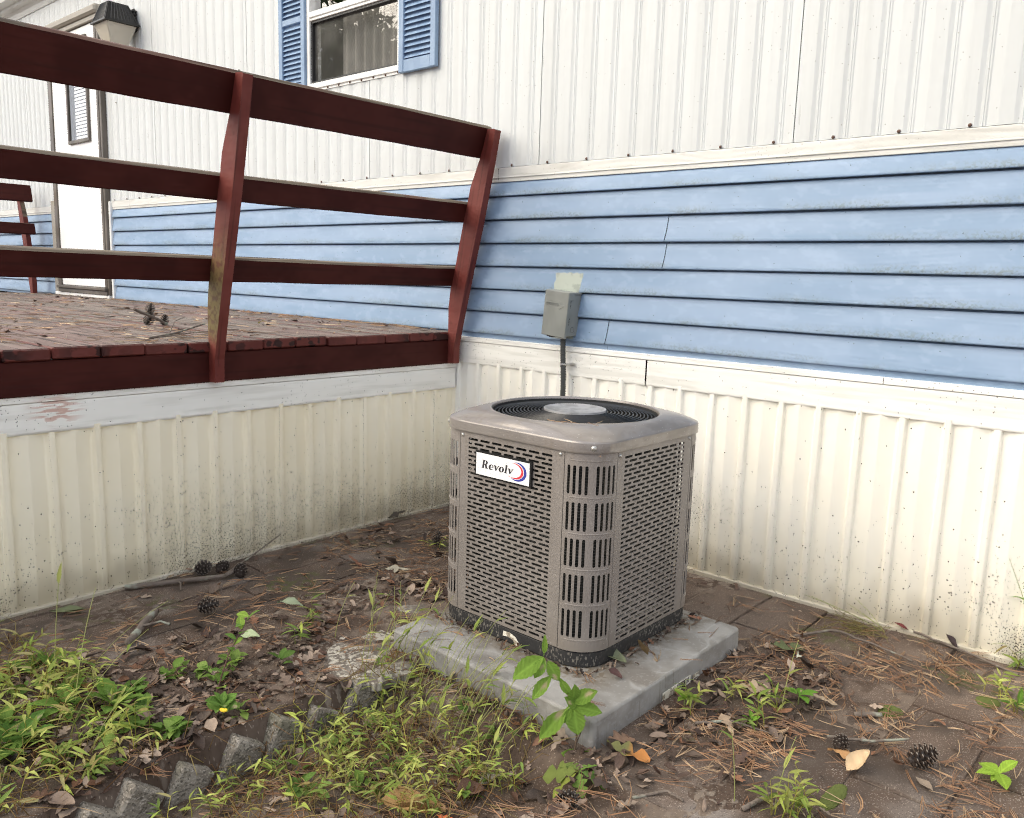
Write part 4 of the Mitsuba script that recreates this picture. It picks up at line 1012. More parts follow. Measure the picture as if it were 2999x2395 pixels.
for x, y in scatter(230, -3.6, -.1, -.10, -.025, None, .0, 4, 6): bundle(dn, x, y, DT + .003, L=r.uniform(.05, .11), flow=0)
tag(dn.put('deck_needles', 'm_needle'), 'tan pine needles strewn over the weathered deck boards', kind='stuff')
dl = Bag()
for x, y in scatter(150, -4.8, -.05, -2.2, -.05, None, .3, 2.5, 16): drop_leaf(dl, x, y, r.uniform(.015, .045), BROWN[r.integers(len(BROWN))] * r.uniform(.7, 1.4), z=DT + .001, tilt_=.2)
tag(dl.put('deck_leaf_litter', 'm_leafdry'), 'small dry leaf scraps scattered on the deck', kind='stuff')
an_ = Bag()
for x, y, yaw in ((1.44, -1.03, .3), (1.47, -1.02, 2.7), (1.40, -1.04, .1), (1.50, -.99, -.3), (1.52, -.98, 1.9)): needle(an_, x, y, .722, yaw, .055, .3)
needle(an_, 1.606, -1.077, .66, -.8, .012, .1)
tag(an_.put('grille_needles', 'm_needle'), 'few pine needles lying on the fan grille', kind='stuff')

# grass
GREEN = np.array([(.28, .345, .085), (.36, .425, .10), (.22, .295, .07), (.43, .47, .14), (.34, .36, .11), (.17, .24, .065)])
STRAW = np.array([(.36, .31, .12), (.30, .24, .10), (.40, .36, .17)])
gl = strip_leaf(TS_G, WS_G, 0, .35, .35, .01, 1)
grass, stems = Bag(), Bag()
def stem_tube(bag, pts, rad, col):
    m = tube(pts, rad, 4, False); bag.add(m.vertices, m.faces, col)
def grass_plant(x, y, h, nl, lean, L=(.018, .038), dry=.13):
    z = level(x, y); az = r.uniform(0, 2 * PI) if lean is None else lean + r.normal(0, .7)
    ln = r.uniform(.15, .65) * h
    t = np.linspace(0, 1, 6); bx = x + np.cos(az) * ln * t ** 1.7; byy = y + np.sin(az) * ln * t ** 1.7; bz = z + h * t * (1 - .12 * t)
    P = np.stack([bx, byy, bz], 1); base = GREEN[r.integers(len(GREEN))] * r.uniform(.8, 1.25)
    stem_tube(grass, P, np.linspace(.0011, .0006, 6), base * [1.15, .95, .8] if r.random() > .3 else STRAW[r.integers(3)] * .8)
    for k in range(nl):
        tt_ = r.uniform(.18, 1) if k else 1.0
        q = np.array([np.interp(tt_, t, P[:, j]) for j in range(3)])
        yaw = az + (PI / 2 if k % 2 else -PI / 2) * r.uniform(.2, 1.1) + r.normal(0, .4)
        R_ = rotm(yaw, r.uniform(-.75, .15), r.normal(0, .4)); s_ = r.uniform(*L)
        c = base * r.uniform(.8, 1.3) if r.random() > dry else STRAW[r.integers(3)]
        grass.add(gl[0] * s_ * [1, r.uniform(.8, 1.25), 1] @ R_.T + q, gl[1], c)
def stalk(x, y, h, az, ln, leaves=2):
    z = level(x, y); t = np.linspace(0, 1, 7)
    P = np.stack([x + np.cos(az) * ln * t ** 1.4, y + np.sin(az) * ln * t ** 1.4, z + h * t - .1 * h * t ** 3], 1)
    stem_tube(grass, P, np.linspace(.0013, .0007, 7), np.array([.40, .42, .17]) * r.uniform(.8, 1.2))
    for k in range(leaves):
        q = P[r.integers(2, 6)]; grass.add(gl[0] * r.uniform(.035, .06) @ rotm(az + r.normal(0, .8), r.uniform(-1.3, -.2), 0).T + q, gl[1], GREEN[r.integers(6)])
notpad = lambda x, y: not near_pad(x, y, .012)
# dense clump against the near side of the pad, thinning out over the bed and along the edging
for x, y in scatter(150, 1.12, 1.62, -1.70, -1.345, lambda x, y: notpad(x, y) and x + .6 * (y + 1.28) < 1.50 , .12, 7, 31): grass_plant(x, y, r.uniform(.04, .115), r.integers(4, 9), None)
for x, y in scatter(11, 1.06, 1.60, -1.33, -1.285, notpad, .1, 7, 37): grass_plant(x, y, r.uniform(.05, .14), r.integers(3, 6), None)
for x, y in scatter(40, 1.17, 1.60, -2.0, -1.60, None, .28, 6, 32): grass_plant(x, y, r.uniform(.05, .12), r.integers(4, 8), None)
for x, y in scatter(24, 1.15, 1.26, -2.2, -1.45, notpad, .22, 6, 33): grass_plant(x, y, r.uniform(.03, .075), r.integers(4, 8), None)
for x, y in scatter(230, .10, 1.05, -2.45, -1.96, lambda x, y: (y < -1.93 - .22 * max(0, .75 - x)), .22, 5, 34): grass_plant(x, y, r.uniform(.03, .12), r.integers(4, 8), None, L=(.022, .050))
for x, y in scatter(14, 1.50, 1.70, -1.46, -1.29, notpad, .1, 6, 35): grass_plant(x, y, r.uniform(.05, .11), r.integers(4, 7), None)
for x, y, n_ in ((2.00, -.80, 7), (1.99, -.894, 4), (1.87, -.83, 4), (1.84, -.95, 5), (2.41, -.28, 6), (2.222, -1.163, 9), (2.19, -1.19, 6), (2.41, -.04, 4), (.72, -1.33, 3), (.80, -1.45, 4), (.45, -.55, 2), (1.0, -1.15, 3), (2.48, -.36, 6)):
    for k in range(n_): grass_plant(x + r.normal(0, .016), y + r.normal(0, .016), r.uniform(.03, .085), r.integers(3, 6), None, L=(.025, .05), dry=.02)
for k in range(52): stalk(r.uniform(1.06, 1.58), r.uniform(-1.45, -1.29), r.uniform(.10, .28), r.uniform(.2, 1.6), r.uniform(.03, .14), r.integers(0, 3))
for x, y, h, az, ln in ((.98, -1.22, .17, 2.4, .02), (.93, -1.15, .15, 2.5, .02), (.90, -1.24, .20, 1.9, .03), (.80, -1.16, .13, 1, .02), (1.0, -1.33, .2, 2.2, .05), (2.17, -1.17, .16, 1.3, .05), (2.10, -1.22, .15, 2.3, .06), (.86, -1.35, .2, .7, .06), (.62, -2.05, .33, 2.6, .14), (.66, -2.0, .26, .9, .22), (.75, -2.05, .30, 2.3, .13), (.85, -2.1, .28, 1.0, .18), (.97, -2.1, .24, .6, .14), (1.2, -1.75, .20, .9, .10), (1.24, -1.68, .24, 1.2, .12), (2.02, -.80, .22, 1.2, .04)): stalk(x, y, h, az, ln, 1)
# small round-leaved ground weeds mixed into the grass
def ground_weed(x, y, n_, L0, L1):
    z = level(x, y); base = np.array([(.15, .24, .055), (.12, .20, .05), (.21, .30, .08)][r.integers(3)])
    for k in range(n_):
        V, F = leafT[5 + 0 * k]; a = r.uniform(0, 2 * PI)
        Q = (strip_round[0] * r.uniform(L0, L1)) @ rotm(a, r.uniform(-.9, -.05), r.normal(0, .3)).T + [x + .006 * math.cos(a), y + .006 * math.sin(a), z + r.uniform(.004, .03)]
        cc = np.broadcast_to(base * r.uniform(.8, 1.25), (len(Q), 3)).copy(); cc[1::3] *= 1.15; grass.add(Q, strip_round[1], cc)
strip_round = strip_leaf(TS_L, WS_L * 1.5, 0, .3, .3, .02, 4)
for x, y in scatter(46, .12, 1.05, -2.4, -1.92, lambda x, y: (y < -1.90 - .22 * max(0, .75 - x)), .15, 5, 51) + scatter(14, .7, 1.12, -1.95, -1.5, None, .2, 5, 52) + scatter(10, 1.2, 1.7, -1.8, -1.32, notpad, .2, 5, 53): ground_weed(x, y, r.integers(4, 9), .018, .042)
# dry grass tussock by the house wall on the right
for k in range(26): stem_tube(grass, [(2.02 + r.normal(0, .02), -.10 + r.normal(0, .02), .01), (1.97 + r.normal(0, .05), -.13 + r.normal(0, .04), .02 + r.uniform(0, .03)), (1.93 + r.normal(0, .07), -.16 + r.normal(0, .06), .012)], [.0012, .001, .0006], STRAW[r.integers(3)] * .75)
for k in range(5): stalk(2.04 + r.normal(0, .01), -.06, r.uniform(.04, .10), PI + r.normal(0, .2), r.uniform(.08, .26), 0)
for x, y in scatter(620, 1.08, 1.66, -1.95, -1.285, notpad, .15, 6, 44) + scatter(300, .15, 1.1, -2.4, -1.98, None, .2, 5, 45):
    az = r.uniform(0, 2 * PI); L_ = r.uniform(.04, .12); z = level(x, y); h = r.uniform(.01, .06)
    stem_tube(grass, [(x, y, z), (x + .5 * L_ * math.cos(az), y + .5 * L_ * math.sin(az), z + h), (x + L_ * math.cos(az + .4), y + L_ * math.sin(az + .4), z + h * r.uniform(.3, 1.4))], [.0011, .0009, .0005], np.array([(.30, .20, .09), (.38, .30, .13), (.24, .13, .06)][r.integers(3)]) * r.uniform(.7, 1.2))
tag(grass.put('grass', 'm_leafgreen'), 'yellow green bladed grass and thin seed stalks growing round the pad and edging', kind='stuff')

# ------------------------------------------------------------------ weeds and seedlings: things with their leaves
def col_leaf(c): return np.array(c) * r.uniform(.85, 1.18)
def leaf_part(parent, T_, size, pos, yaw, pitch, roll, c, wid=1.0, mat='m_leafgreen'):
    V, F = T_[0], T_[1]
    Q = (V * [size, size * wid, size]) @ rotm(yaw, pitch, roll).T + pos
    key = fresh(parent + '__leaf')
    if len(T_) > 2: cc = leaf_colours(T_, c, r.random() < .2)
    else: cc = np.broadcast_to(np.asarray(c, float), (len(V), 3)).copy(); cc[1::3] *= 1.18
    scene[key] = ply(trimesh.Trimesh(Q, F, process=False), mat, smooth=True, color=np.clip(cc, 0, 1)); return key
def stem_part(parent, pts, rad, c):
    m = tube(pts, rad, 6); key = fresh(parent + '__stem'); scene[key] = ply(m, 'm_leafdry', smooth=True, color=np.broadcast_to(np.array(c, float), (len(m.vertices), 3)))
bl_ = strip_leaf(TS_B, WS_B, 0, .35, .30, .015, 2); bl2 = strip_leaf(TS_L, WS_L * 1.35, 0, .30, .22, .012, 3)
# sapling in front of the pad corner, leaning back to the left
sap = thing('sapling', 'leggy green sapling with broad insect-eaten leaves in front of the pad corner', 'sapling')
RV, UV_ = rgt, np.array([0, 0, 1.0]); FV = np.array([-RV[1], RV[0], 0])
B0 = np.array([1.725, -1.296, -.03])
def at(a, h, d=0.0): return B0 + RV * a * 1.04 + UV_ * h * 1.17 + FV * d
stem_part(sap, [at(0, 0), at(.004, .05), at(.008, .105), at(-.012, .135), at(-.045, .185), at(-.076, .222)], [.0026, .0024, .0021, .002, .0018, .0014], (.12, .085, .06))
stem_part(sap, [at(.002, .03), at(.018, .075), at(.019, .115)], [.0014, .0013, .001], (.11, .08, .06))
GRN = (.18, .30, .055)
def fine_leaf(ts, ws, fold, droop, sd, nst=15, ncol=9):
    q = np.random.default_rng(sd); t = np.linspace(0, 1, nst); w = np.interp(t, ts, ws); V = []; C = []
    for i in range(nst):
        for j in range(ncol):
            c = -1 + 2 * j / (ncol - 1); ser = 1 + (.06 if i % 2 else -.05) * (abs(c) == 1)
            vein = math.sin((t[i] * 9 - abs(c) * w[i] * 7) * 2 * PI * .75)
            V.append((t[i] + .05 * abs(c) * w[i], c * w[i] * ser, -droop * t[i] ** 2 + fold * abs(c) * w[i] + .010 * vein * min(1, abs(c) * 2) + .02 * math.sin(t[i] * 5 + sd) * c))
            C.append(1.0 + .13 * vein * (abs(c) > .1) + (.30 if j == ncol // 2 else 0))
    F = []
    for i in range(nst - 1):
        for j in range(ncol - 1): a = i * ncol + j; F += [(a, a + ncol, a + ncol + 1), (a, a + ncol + 1, a + 1)]
    return np.array(V), np.array(F), np.array(C), ncol
def leaf_colours(T_, c, hurt):
    V, F, C, ncol = T_; col = np.asarray(c)[None] * C[:, None] * r.uniform(.92, 1.08, (len(V), 1))
    if hurt:
        u, w = r.uniform(.3, .85), r.uniform(-.12, .12); d = np.hypot((V[:, 0] - u) / 1.8, V[:, 1] - w) + .05 * r.random(len(V)); m = np.clip((.12 - d) / .05, 0, 1)[:, None]
        col = col * (1 - m) + np.array([.42, .36, .22]) * m
    return np.clip(col, 0, 1)
bl_ = fine_leaf(TS_B, WS_B, .30, .22, 2); bl2 = fine_leaf(TS_L, WS_L * 1.35, .25, .18, 3)
def spec(base, tip_a, tip_h, size=None, wid=1.0, tpl=None, d=0.0, c=GRN, roll=0.0, dd=-.02):
    """leaf from base to a tip given in the sapling's own plane, its blade turned up and outwards"""
    p0 = at(*base); p1 = at(tip_a, tip_h, base[2] + dd if len(base) > 2 else dd); v = p1 - p0; L = np.linalg.norm(v); ex = v / L
    nn = -FV * .75 + UV_ * .65 + RV * r.normal(0, .25); nn -= ex * np.dot(nn, ex); nn /= np.linalg.norm(nn); ey = np.cross(nn, ex)
    T_ = tpl or bl_; V, F = T_[0], T_[1]
    L *= .84; Q = (V * [L, L * wid * .92, L]) @ np.array([ex, ey, nn]) + p0
    key = fresh(sap + '__leaf')
    scene[key] = ply(trimesh.Trimesh(Q, F, process=False), 'm_leafgreen', smooth=True, color=leaf_colours(T_, col_leaf(c), r.random() < .55)); return key
for q in (((-.078, .222), -.164, .176, None, .95), ((-.076, .220), -.103, .176, None, 1.05), ((-.070, .215), -.036, .172, None, 1.05), ((-.078, .224), -.076, .278, None, .55), ((-.052, .190), -.116, .128, None, .75), ((-.045, .185), -.006, .135, None, .7),
          ((-.010, .128), -.002, .175, None, 1.2), ((-.008, .126), .048, .168, None, 1.0), ((-.004, .118), .068, .116, None, .95), ((-.006, .118), .008, .050, None, 1.2), ((-.012, .122), -.100, .036, None, .75), ((-.010, .120), -.030, .082, None, .9), ((.004, .115), -.028, .150, None, 1.2)):
    spec(q[0], q[1], q[2], None, q[4], bl2 if q[4] > .9 else bl_)
spec((.012, .0), .0, -.03, None, .9, bl2); spec((.016, .004), -.034, .028, None, 1.1, bl2); spec((.018, .006), .034, .034, None, 1.0, bl2, c=(.20, .33, .06)); spec((.018, .0), .012, -.045, None, .9, bl2)
# small oak seedling below it
oakT = strip_leaf(TS_O, WS_O * 1.0, .1, .22, .25, .015, 5)
oak = thing('oak_seedling', 'low green oak seedling with lobed leaves at the bottom edge right of centre', 'seedling')
ob = np.array([1.806, -1.385, -.03])
stem_part(oak, [ob, ob + [0, 0, .03], ob + [-.004, .004, .055]], .0016, (.12, .09, .05))
for yaw, L, pt, c in ((2.75, .085, .15, (.15, .20, .06)), (3.6, .090, .2, (.17, .21, .06)), (4.35, .080, .3, (.19, .22, .05)), (.6, .075, .25, (.14, .22, .06)), (5.4, .06, .3, (.16, .25, .06)), (1.4, .05, -.2, (.16, .27, .06))):
    leaf_part(oak, oakT, L, ob + [0, 0, .048], yaw, pt, r.normal(0, .3), col_leaf(c), 1.25)
def rosette(label, x, y, specs, cat='weed', tpl=None, c=(.15, .25, .055), h=.012, name='broadleaf_weed'):
    k = thing(name, label, cat); p0 = np.array([x, y, level(x, y)])
    stem_part(k, [p0, p0 + [0, 0, h]], .002, (.14, .16, .06))
    for yaw, L, pt, w in specs: leaf_part(k, tpl or bl_, L, p0 + [0, 0, h], yaw, pt, r.normal(0, .25), col_leaf(c), w)
    return k
rs = lambda n_, L0, L1, w=1.0, p0=-1.0, p1=-.25: [(k * 2 * PI / n_ + r.uniform(-.35, .35), r.uniform(L0, L1), r.uniform(p0, p1), w * r.uniform(.8, 1.2)) for k in range(n_)]
rosette('glossy broad-leaved weed rosette in the middle of the lower left grass', .820, -1.985, rs(7, .065, .095, 1.1))
rosette('broad-leaved weed with long pointed leaves left of the glossy rosette', .745, -2.065, rs(6, .075, .11, .8))
rosette('large-leaved weed at the left edge above the bottom corner', .80, -2.20, rs(6, .08, .11, 1.1), c=(.10, .19, .045))
rosette('single round-leaved weed at the left edge against the bare pavers', .430, -2.065, rs(4, .05, .075, 1.1, -.5, -.1), c=(.13, .24, .06))
rosette('upright weed with two broad leaves beside the left edge pavers', .50, -2.01, rs(3, .06, .08, .9, -1.2, -.8))
clv = rosette('clover-like weed with round leaves and a yellow flower behind the brick edging', 1.036, -1.815, rs(11, .030, .050, 1.25, -.9, -.1), tpl=bl2, c=(.15, .26, .06), h=.035, name='clover_weed')
fl = ell(0, 0, .008, .005).union(ell(.006, .003, .006, .006)); fm = extrude(fl, .003); fm.apply_translation((1.07, -1.835, .055))
obj('flower', fm, 'm_yellow', clv); scene['m_yellow'] = pr((.75, .52, .03), .6)
vine = thing('vine_weed', 'tall weed with mottled leaves up its leaning stem in the left leaf litter', 'weed')
vb = np.array([.925, -1.775, .01]); vt = np.array([.80, -1.60, .14])
stem_part(vine, [vb, vb * .6 + vt * .4 + [0, 0, .03], vt], [.002, .0017, .001], (.10, .05, .04))
for k in range(13):
    q = vb + (vt - vb) * ((k + 1) / 13); q = q + [0, 0, .02 * math.sin(PI * (k + 1) / 13)]
    leaf_part(vine, bl2, r.uniform(.026, .046), q, k * 2.4, r.uniform(-.9, 0), r.normal(0, .3), col_leaf((.17, .29, .07) if k % 3 else (.24, .36, .07)), .95)
sd_ = thing('seedling', 'bright green five-leaved seedling on the pavers at the lower right edge', 'seedling'); p0 = np.array([2.505, -.735, .006])
stem_part(sd_, [p0, p0 + [0, 0, .022]], .0012, (.2, .25, .06))
for yaw, L, pt in ((.85, .050, -.75), (2.6, .055, -.05), (3.6, .048, .0), (5.2, .052, -.05), (4.4, .03, .2)): leaf_part(sd_, bl2, L, p0 + [0, 0, .022], yaw, pt, r.normal(0, .15), col_leaf((.27, .42, .06)), 1.05)
sd2 = rosette('low spiky green weed in the paver joint at the right edge', 2.47, -.335, rs(8, .035, .075, .38, -1.0, -.2), c=(.14, .26, .045), name='spiky_weed')
sd3 = rosette('green three-pronged seedling with toothed leaves in the needles right of the pad', 2.035, -.725, rs(6, .035, .055, .95, -.7, -.1), c=(.15, .30, .05), h=.03, name='toothed_seedling')
sd4 = rosette('small green seedling in the leaves below the seedling right of the pad', 1.989, -.905, rs(5, .022, .036, .9, -.9, -.3), c=(.17, .32, .05), name='tiny_seedling')
sd5 = rosette('sprig of fresh green leaves beside the label on the pad', 1.825, -.955, rs(7, .032, .055, .65, -.8, -.1), tpl=bl2, c=(.20, .33, .05), h=.03, name='leafy_sprig')
hp = thing('hanging_weed', 'thin weed climbing the white skirting at the right edge', 'weed')
stem_part(hp, [(2.44, -.03, 0), (2.435, -.035, .12), (2.41, -.04, .22), (2.36, -.035, .33)], [.0014, .0012, .001, .0007], (.20, .26, .08))
for zq, xq, L, yaw in ((.10, 2.437, .06, .3), (.14, 2.433, .055, -.4), (.215, 2.412, .05, 2.6), (.06, 2.44, .045, 2.9), (.05, 2.44, .05, -.6)): leaf_part(hp, gl, L, np.array([xq, -.036, zq]), yaw, r.uniform(-.2, .4), 0, col_leaf((.17, .28, .06)), 1.2)

# ------------------------------------------------------------------ single fallen leaves that stand out
def fallen(name, label, x, y, size, col, k, yaw, z=None, tilt_=.15, wid=1.0, mat='m_leafdry', cat='leaf', tip=None):
    V, F = leafT[k]; R_ = rotm(yaw, r.normal(0, tilt_), r.normal(0, tilt_)); Q = ((V - [.5, 0, 0]) * [size, size * wid, size]) @ R_.T + [x, y, 0]
    Q[:, 2] += (level(x, y) if z is None else z) - Q[:, 2].min() + .004
    cc = np.clip(np.asarray(col) * (1 + .3 * (r.random((len(V), 1)) - .5)), 0, 1); cc[1::3] *= 1.2
    if tip is not None: m_ = np.clip((V[:, :1] - .45) / .15, 0, 1); cc = cc * (1 - m_) + np.asarray(tip) * m_
    key = fresh(name); scene[key] = ply(trimesh.Trimesh(Q, F, process=False), mat, smooth=True, color=np.clip(cc, 0, 1))
    tag(key, label, cat); return key
fallen('oak_leaf', 'dull green fallen oak leaf by the right end of the pad', 1.880, -.435, .115, (.085, .105, .045), 2, .9, wid=1.1)
fallen('oak_leaf', 'pale cream insect-eaten leaf leaning by the dull green oak leaf', 1.928, -.462, .060, (.50, .50, .40), 5, 1.9, tilt_=.5)
fallen('oak_leaf', 'large pale tan oak leaf among the litter right of the pad label', 1.916, -.735, .105, (.33, .25, .17), 0, .5)
fallen('oak_leaf', 'tan lobed oak leaf in front of the pad on the right', 1.952, -.962, .085, (.27, .20, .14), 1, 2.4)
fallen('oak_leaf', 'beige curled leaf beside the seedlings right of the pad', 2.080, -.665, .07, (.29, .22, .15), 3, .4)
fallen('oak_leaf', 'big crumpled orange brown leaf on the paver joint at lower right', 2.218, -.885, .085, (.34, .19, .085), 1, .2)
fallen('oak_leaf', 'pale wrinkled leaf scrap beside the crumpled orange brown leaf', 2.255, -.915, .07, (.45, .33, .20), 6, .9, tilt_=.4)
fallen('oak_leaf', 'grey brown leaf lying flat below the pine cone at the right', 2.386, -.872, .055, (.21, .165, .125), 4, -.6)
fallen('oak_leaf', 'half green half orange oak leaf in front of the pad corner', 1.846, -1.250, .105, (.14, .14, .05), 2, .4, wid=1.1, tip=(.40, .17, .05))
fallen('oak_leaf', 'brown lobed oak leaf propped against the near pad corner', 1.800, -1.215, .095, (.17, .105, .07), 0, 1.3, tilt_=.3)
fallen('oak_leaf', 'long curled tan leaf at the bottom edge left of centre', 1.535, -1.640, .15, (.36, .22, .095), 6, .75, wid=.8)
fallen('oak_leaf', 'dark brown curled leaf standing up in the bed below the grass', 1.598, -1.520, .085, (.15, .085, .06), 6, 1.4, tilt_=.5)
fallen('oak_leaf', 'pale grey curled leaf in the bed between grass and oak seedling', 1.592, -1.448, .075, (.33, .29, .24), 5, 1.5, tilt_=.4)
fallen('red_leaf', 'crinkled bright orange red leaf at the bottom edge near the middle', 1.612, -1.612, .042, (.62, .16, .06), 3, .3, wid=1.4)
fallen('oak_leaf', 'grey green curled leaf on the pavers behind the left litter', .593, -1.320, .10, (.24, .28, .18), 5, .7, tilt_=.25)
fallen('oak_leaf', 'olive green leaf lying by the left end of the deck skirting', .105, -1.825, .12, (.15, .17, .09), 4, .9)
fallen('oak_leaf', 'pale green pointed leaf beside the tall weed', .690, -1.535, .062, (.34, .40, .23), 5, .5, wid=1.5, tilt_=.4)
fallen('oak_leaf', 'silvery forked leaf on the ground left of the air conditioner', .538, -.835, .11, (.36, .33, .25), 1, .8)
fallen('oak_leaf', 'red brown leaf in the needles left of the air conditioner', .375, -.900, .08, (.17, .075, .045), 3, .1, tilt_=.35)
fallen('oak_leaf', 'dark leaf caught on the base rail at the right', 2.232, -.030, .048, (.045, .03, .03), 6, 2.9, z=.006, tilt_=.6)
fallen('oak_leaf', 'maroon leaf on the base rail in the middle of the right wall', 2.085, -.026, .05, (.12, .03, .028), 4, .1, z=.016, tilt_=.2)
fallen('oak_leaf', 'dark leaf caught on the deck base rail near the corner', .030, -.40, .09, (.055, .045, .035), 1, 1.2, z=.006, tilt_=.7)
fallen('oak_leaf', 'brown curled leaf standing on the pad right of the corner post', 1.655, -.900, .055, (.13, .09, .045), 6, 1.0, z=.072, tilt_=.9)
fallen('oak_leaf', 'dark brown dry leaf on the pad near the front right edge', 1.672, -1.055, .042, (.06, .03, .028), 6, .2, z=.072)
fallen('oak_leaf', 'grey green shrivelled leaf on the pad against the black base', 1.612, -.975, .075, (.15, .165, .10), 6, .2, z=.072)
fallen('oak_leaf', 'rust coloured leaf at the far right corner of the air conditioner base', 1.630, -.560, .045, (.22, .10, .06), 3, .6, z=.072)
fallen('oak_leaf', 'small yellow green leaf on the deck behind the railing', -.69, -.62, .05, (.40, .38, .12), 5, .3, z=DT)
fallen('oak_leaf', 'large tan leaf on the bricks at the left edge', .43, -2.10, .09, (.32, .17, .075), 4, .5)
fallen('oak_leaf', 'orange tan leaf behind the broad-leaved weeds', .700, -1.99, .07, (.42, .25, .10), 4, .9, tilt_=.4)

# ------------------------------------------------------------------ pine cones and sticks
def cone(label, x, y, z, L, yaw, pitch, open_=1.0, nm='pine_cone'):
    k = thing(nm, label, 'pine cone'); Bc, Tc = [], []
    ns = 62
    for i in range(ns):
        t = (i + .5) / ns; ang = i * 2.39996; rad = L * .30 * math.sin(PI * min(1, .12 + t * .86)) ** .8
        dz = L * (t * .92); s = L * (.18 - .07 * t)
        e = np.array([math.cos(ang), math.sin(ang), 0]); u = np.array([-e[1], e[0], 0]); out = e * math.cos(.55 * open_ - t * .9 + .25) + np.array([0, 0, 1.0]) * math.sin(.55 - t * .2 + .5 * t)
        b0 = np.array([0, 0, dz]) + e * rad * .35; tip = np.array([0, 0, dz]) + e * rad + out * s * .55; nn_ = np.cross(u, out)
        s *= 1.12
        V = np.array([b0 - u * s * .22, b0 + u * s * .22, tip - u * s * .42 - out * s * .1, tip + u * s * .42 - out * s * .1, tip + out * s * .22 + nn_ * s * .08, tip + nn_ * -s * .20 - out * s * .05])
        Bc.append(hull(V))
        q = tip + out * s * .10; Tc.append(hull([q - u * s * .36, q + u * s * .36, q + out * s * .17, q + nn_ * s * .13, q - nn_ * s * .16]))
    core = tube([(0, 0, 0), (0, 0, L * .5), (0, 0, L * .95)], [L * .10, L * .16, L * .03], 8)
    M = np.eye(4); M[:3, :3] = rotm(yaw, pitch, 0); M[:3, 3] = (x, y, z)
    A, B = cat_(core, *Bc), cat_(*Tc)
    A.apply_translation((0, 0, -L / 2)); B.apply_translation((0, 0, -L / 2)); A.apply_transform(M); B.apply_transform(M)
    lo = min(A.bounds[0, 2], B.bounds[0, 2]); dz = z - lo; A.apply_translation((0, 0, dz)); B.apply_translation((0, 0, dz))
    obj('scales', A, 'm_cone', k); obj('scale_tips', B, 'm_conetip', k); return k
cone('open dark pine cone lying on the pavers at lower right', 2.362, -.800, .008, .072, .8, 1.2)
cone('small weathered pine cone half buried in needles at right', 2.196, -.862, .008, .048, 1.6, 1.3)
cone('dark pine cone at the bottom edge under the oak seedling', 1.835, -1.462, -.03, .060, .3, .9)
cone('pine cone against the deck skirting beside the long stick', .098, -1.362, .01, .070, .4, 1.1)
cone('pale upturned pine cone beside the one at the deck skirting', .122, -1.300, .008, .06, 1.9, 1.4)
cone('dark pine cone to the right of the pale one by the skirting', .200, -1.275, .008, .062, 2.6, 1.2)
cone('pine cone in the leaf litter above the tall weed', .425, -1.520, .01, .068, .9, 1.35)
cone('round pale pine cone in the needles close to the air conditioner', .430, -.520, .01, .062, 1.2, .3)
cone('upper pine cone of the cluster on the deck', -.805, -1.100, DT + .046, .056, .4, .25)
cone('lower pine cone of the cluster on the deck', -.80, -1.108, DT, .062, 1.0, .5)
cone('right-hand pine cone of the cluster on the deck', -.80, -1.040, DT, .052, 2.0, .4)
def stick(label, pts, rad, nm='stick', mat='m_bark', side=None):
    k = thing(nm, label, 'stick'); p = np.array(pts, float); t = np.linspace(0, 1, len(p)); tt_ = np.linspace(0, 1, 14)
    q = np.stack([np.interp(tt_, t, p[:, j]) for j in range(3)], 1) + .006 * (meshkit.noise(np.stack([tt_ * 9, tt_ * 0 + p[0, 0] * 7, tt_ * 0], 1))[:, None] - .5) * [1, 1, .5]
    obj('branch', tube(q, np.interp(tt_, [0, 1], rad), 7), mat, k, smooth=True)
    for s_ in side or []: obj('twig', tube(s_, [rad[0] * .5, rad[0] * .3, rad[1] * .4], 5), mat, k, smooth=True)
    return k
stick('broken lichen-covered stick lying on the bare pavers at left', [(.475, -1.80, .02), (.40, -1.72, .025), (.335, -1.655, .03)], (.011, .013), side=[[(.415, -1.735, .03), (.43, -1.68, .035), (.46, -1.665, .03)]])
stick('long grey branch lying along the deck skirting', [(.040, -1.615, .016), (.12, -1.47, .022), (.185, -1.33, .022), (.17, -1.25, .03)], (.010, .006), side=[[(.185, -1.33, .025), (.10, -1.14, .05), (.035, -1.00, .07)], [(.12, -1.47, .02), (.16, -1.48, .03), (.20, -1.50, .02)]])
stick('brown stick resting across the pine cones on the deck', [(-.765, -1.190, DT + .074), (-.765, -1.12, DT + .046), (-.765, -1.045, DT + .008)], (.006, .0065))
stick('forked green-leaved twig on the deck behind the middle post', [(-.09, -1.44, DT + .008), (.0 - .12, -1.33, DT + .02), (-.22, -1.16, DT + .045)], (.005, .003), side=[[(-.10, -1.40, DT + .01), (-.05, -1.25, DT + .03), (-.04, -1.12, DT + .035)], [(-.11, -1.36, DT + .015), (-.18, -1.30, DT + .06), (-.26, -1.22, DT + .07)]], nm='twig')
stick('bent twig lying across the needles right of the pad', [(1.85, -.325, .012), (1.94, -.215, .03), (2.047, -.215, .02), (2.18, -.235, .012)], (.0045, .0025), nm='twig')
stick('short dark stick on the paver beside the moss', [(2.165, -.668, .010), (2.215, -.628, .012)], (.0075, .007))
stick('thin twig in the leaves in front of the pad label', [(1.885, -1.01, .012), (1.95, -.94, .018), (2.06, -.92, .012)], (.0045, .002), nm='twig')
stick('pale twig end lying at the lower right beside the grass', [(2.13, -1.235, .010), (2.15, -1.155, .015)], (.006, .004), nm='twig')
stick('long straight twig along the foot of the right wall', [(2.125, -.018, .02), (2.25, -.045, .014), (2.43, -.10, .010)], (.004, .003), nm='twig')
stick('dark twig laid over the needle heap on the right', [(2.16, -.845, .022), (2.25, -.79, .022), (2.31, -.735, .03)], (.004, .003), nm='twig')
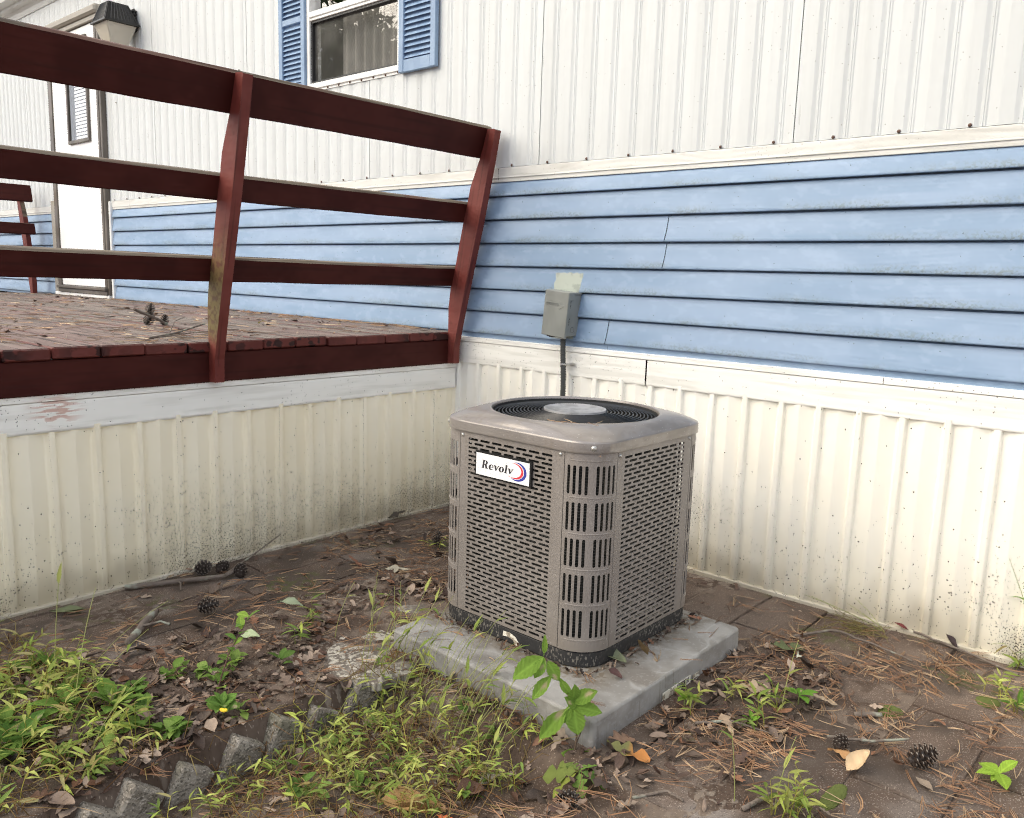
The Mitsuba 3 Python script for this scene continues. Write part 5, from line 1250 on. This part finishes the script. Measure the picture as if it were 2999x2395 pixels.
stick('twig arching through the brown leaves in front of the oak seedling', [(1.93, -1.36, .0), (1.98, -1.30, .012), (2.02, -1.30, .006)], (.004, .0025), nm='twig')
# moss cushions in the joints
def moss(label, x, y, rx, ry, h):
    m = trimesh.creation.icosphere(subdivisions=4); v = m.vertices; n_ = meshkit.fbm(v * 9 + x, 3, 3); m.vertices = v * (1 + .35 * (n_[:, None] - .5)) * [rx, ry, h] + [x, y, .002]
    key = fresh('moss'); scene[key] = ply(m, 'm_moss', smooth=True); tag(key, label, 'moss')
moss('green moss cushion in the paver joint right of centre', 2.225, -.578, .030, .034, .012)
moss('dark green moss patch beside the spiky weed', 2.40, -.33, .03, .04, .006)
moss('flat moss patch at the bottom edge below the paver corner', 2.25, -1.05, .02, .06, .007)

# two trees across the yard: the window panes mirror them
def tree(label, x, y, H, seed):
    k = thing('tree', label, 'tree'); q = np.random.default_rng(seed)
    tr = np.array([(x, y, -.1), (x + .1, y, H * .3), (x - .1, y + .1, H * .65), (x, y, H)])
    obj('trunk', tube(tr, [H * .028, H * .022, H * .014, .02], 10), 'm_bark', k, smooth=True)
    cl = []
    for i in range(56):
        h = q.uniform(.22, 1.0); a = q.uniform(0, 2 * PI); R = H * .30 * (1.08 - h) ** .6 * q.uniform(.5, 1)
        c = np.array([x + R * math.cos(a), y + R * math.sin(a), h * H])
        if i % 4 == 0: obj('limb', tube([(x, y, c[2] - R * .35), (x + .5 * (c[0] - x), y + .5 * (c[1] - y), c[2] - R * .12), c], [.05, .035, .015], 5), 'm_bark', k)
        n_ = 70; P_ = c + q.normal(0, 1, (n_, 3)) * [.42, .42, .26]; d1 = q.normal(0, .10, (n_, 3)); d2 = q.normal(0, .10, (n_, 3))
        cl.append(np.stack([P_ - d1, P_ + d2, P_ + d1], 1).reshape(-1, 3))
    V = np.vstack(cl); m = trimesh.Trimesh(V, np.arange(len(V)).reshape(-1, 3), process=False)
    obj('crown', m, 'm_foliage', k)
scene['m_foliage'] = {'type': 'principledthin', 'base_color': rgb(.07, .11, .035), 'roughness': 0.6, 'diff_trans': 0.6, 'spec_trans': 0.0}
tree('tall leafy tree across the yard, seen only mirrored in the window', -12.5, -9.2, 6.6, 5)
tree('second leafy tree across the yard, left of the first in the window reflection', -17.0, -12.6, 8.0, 6)
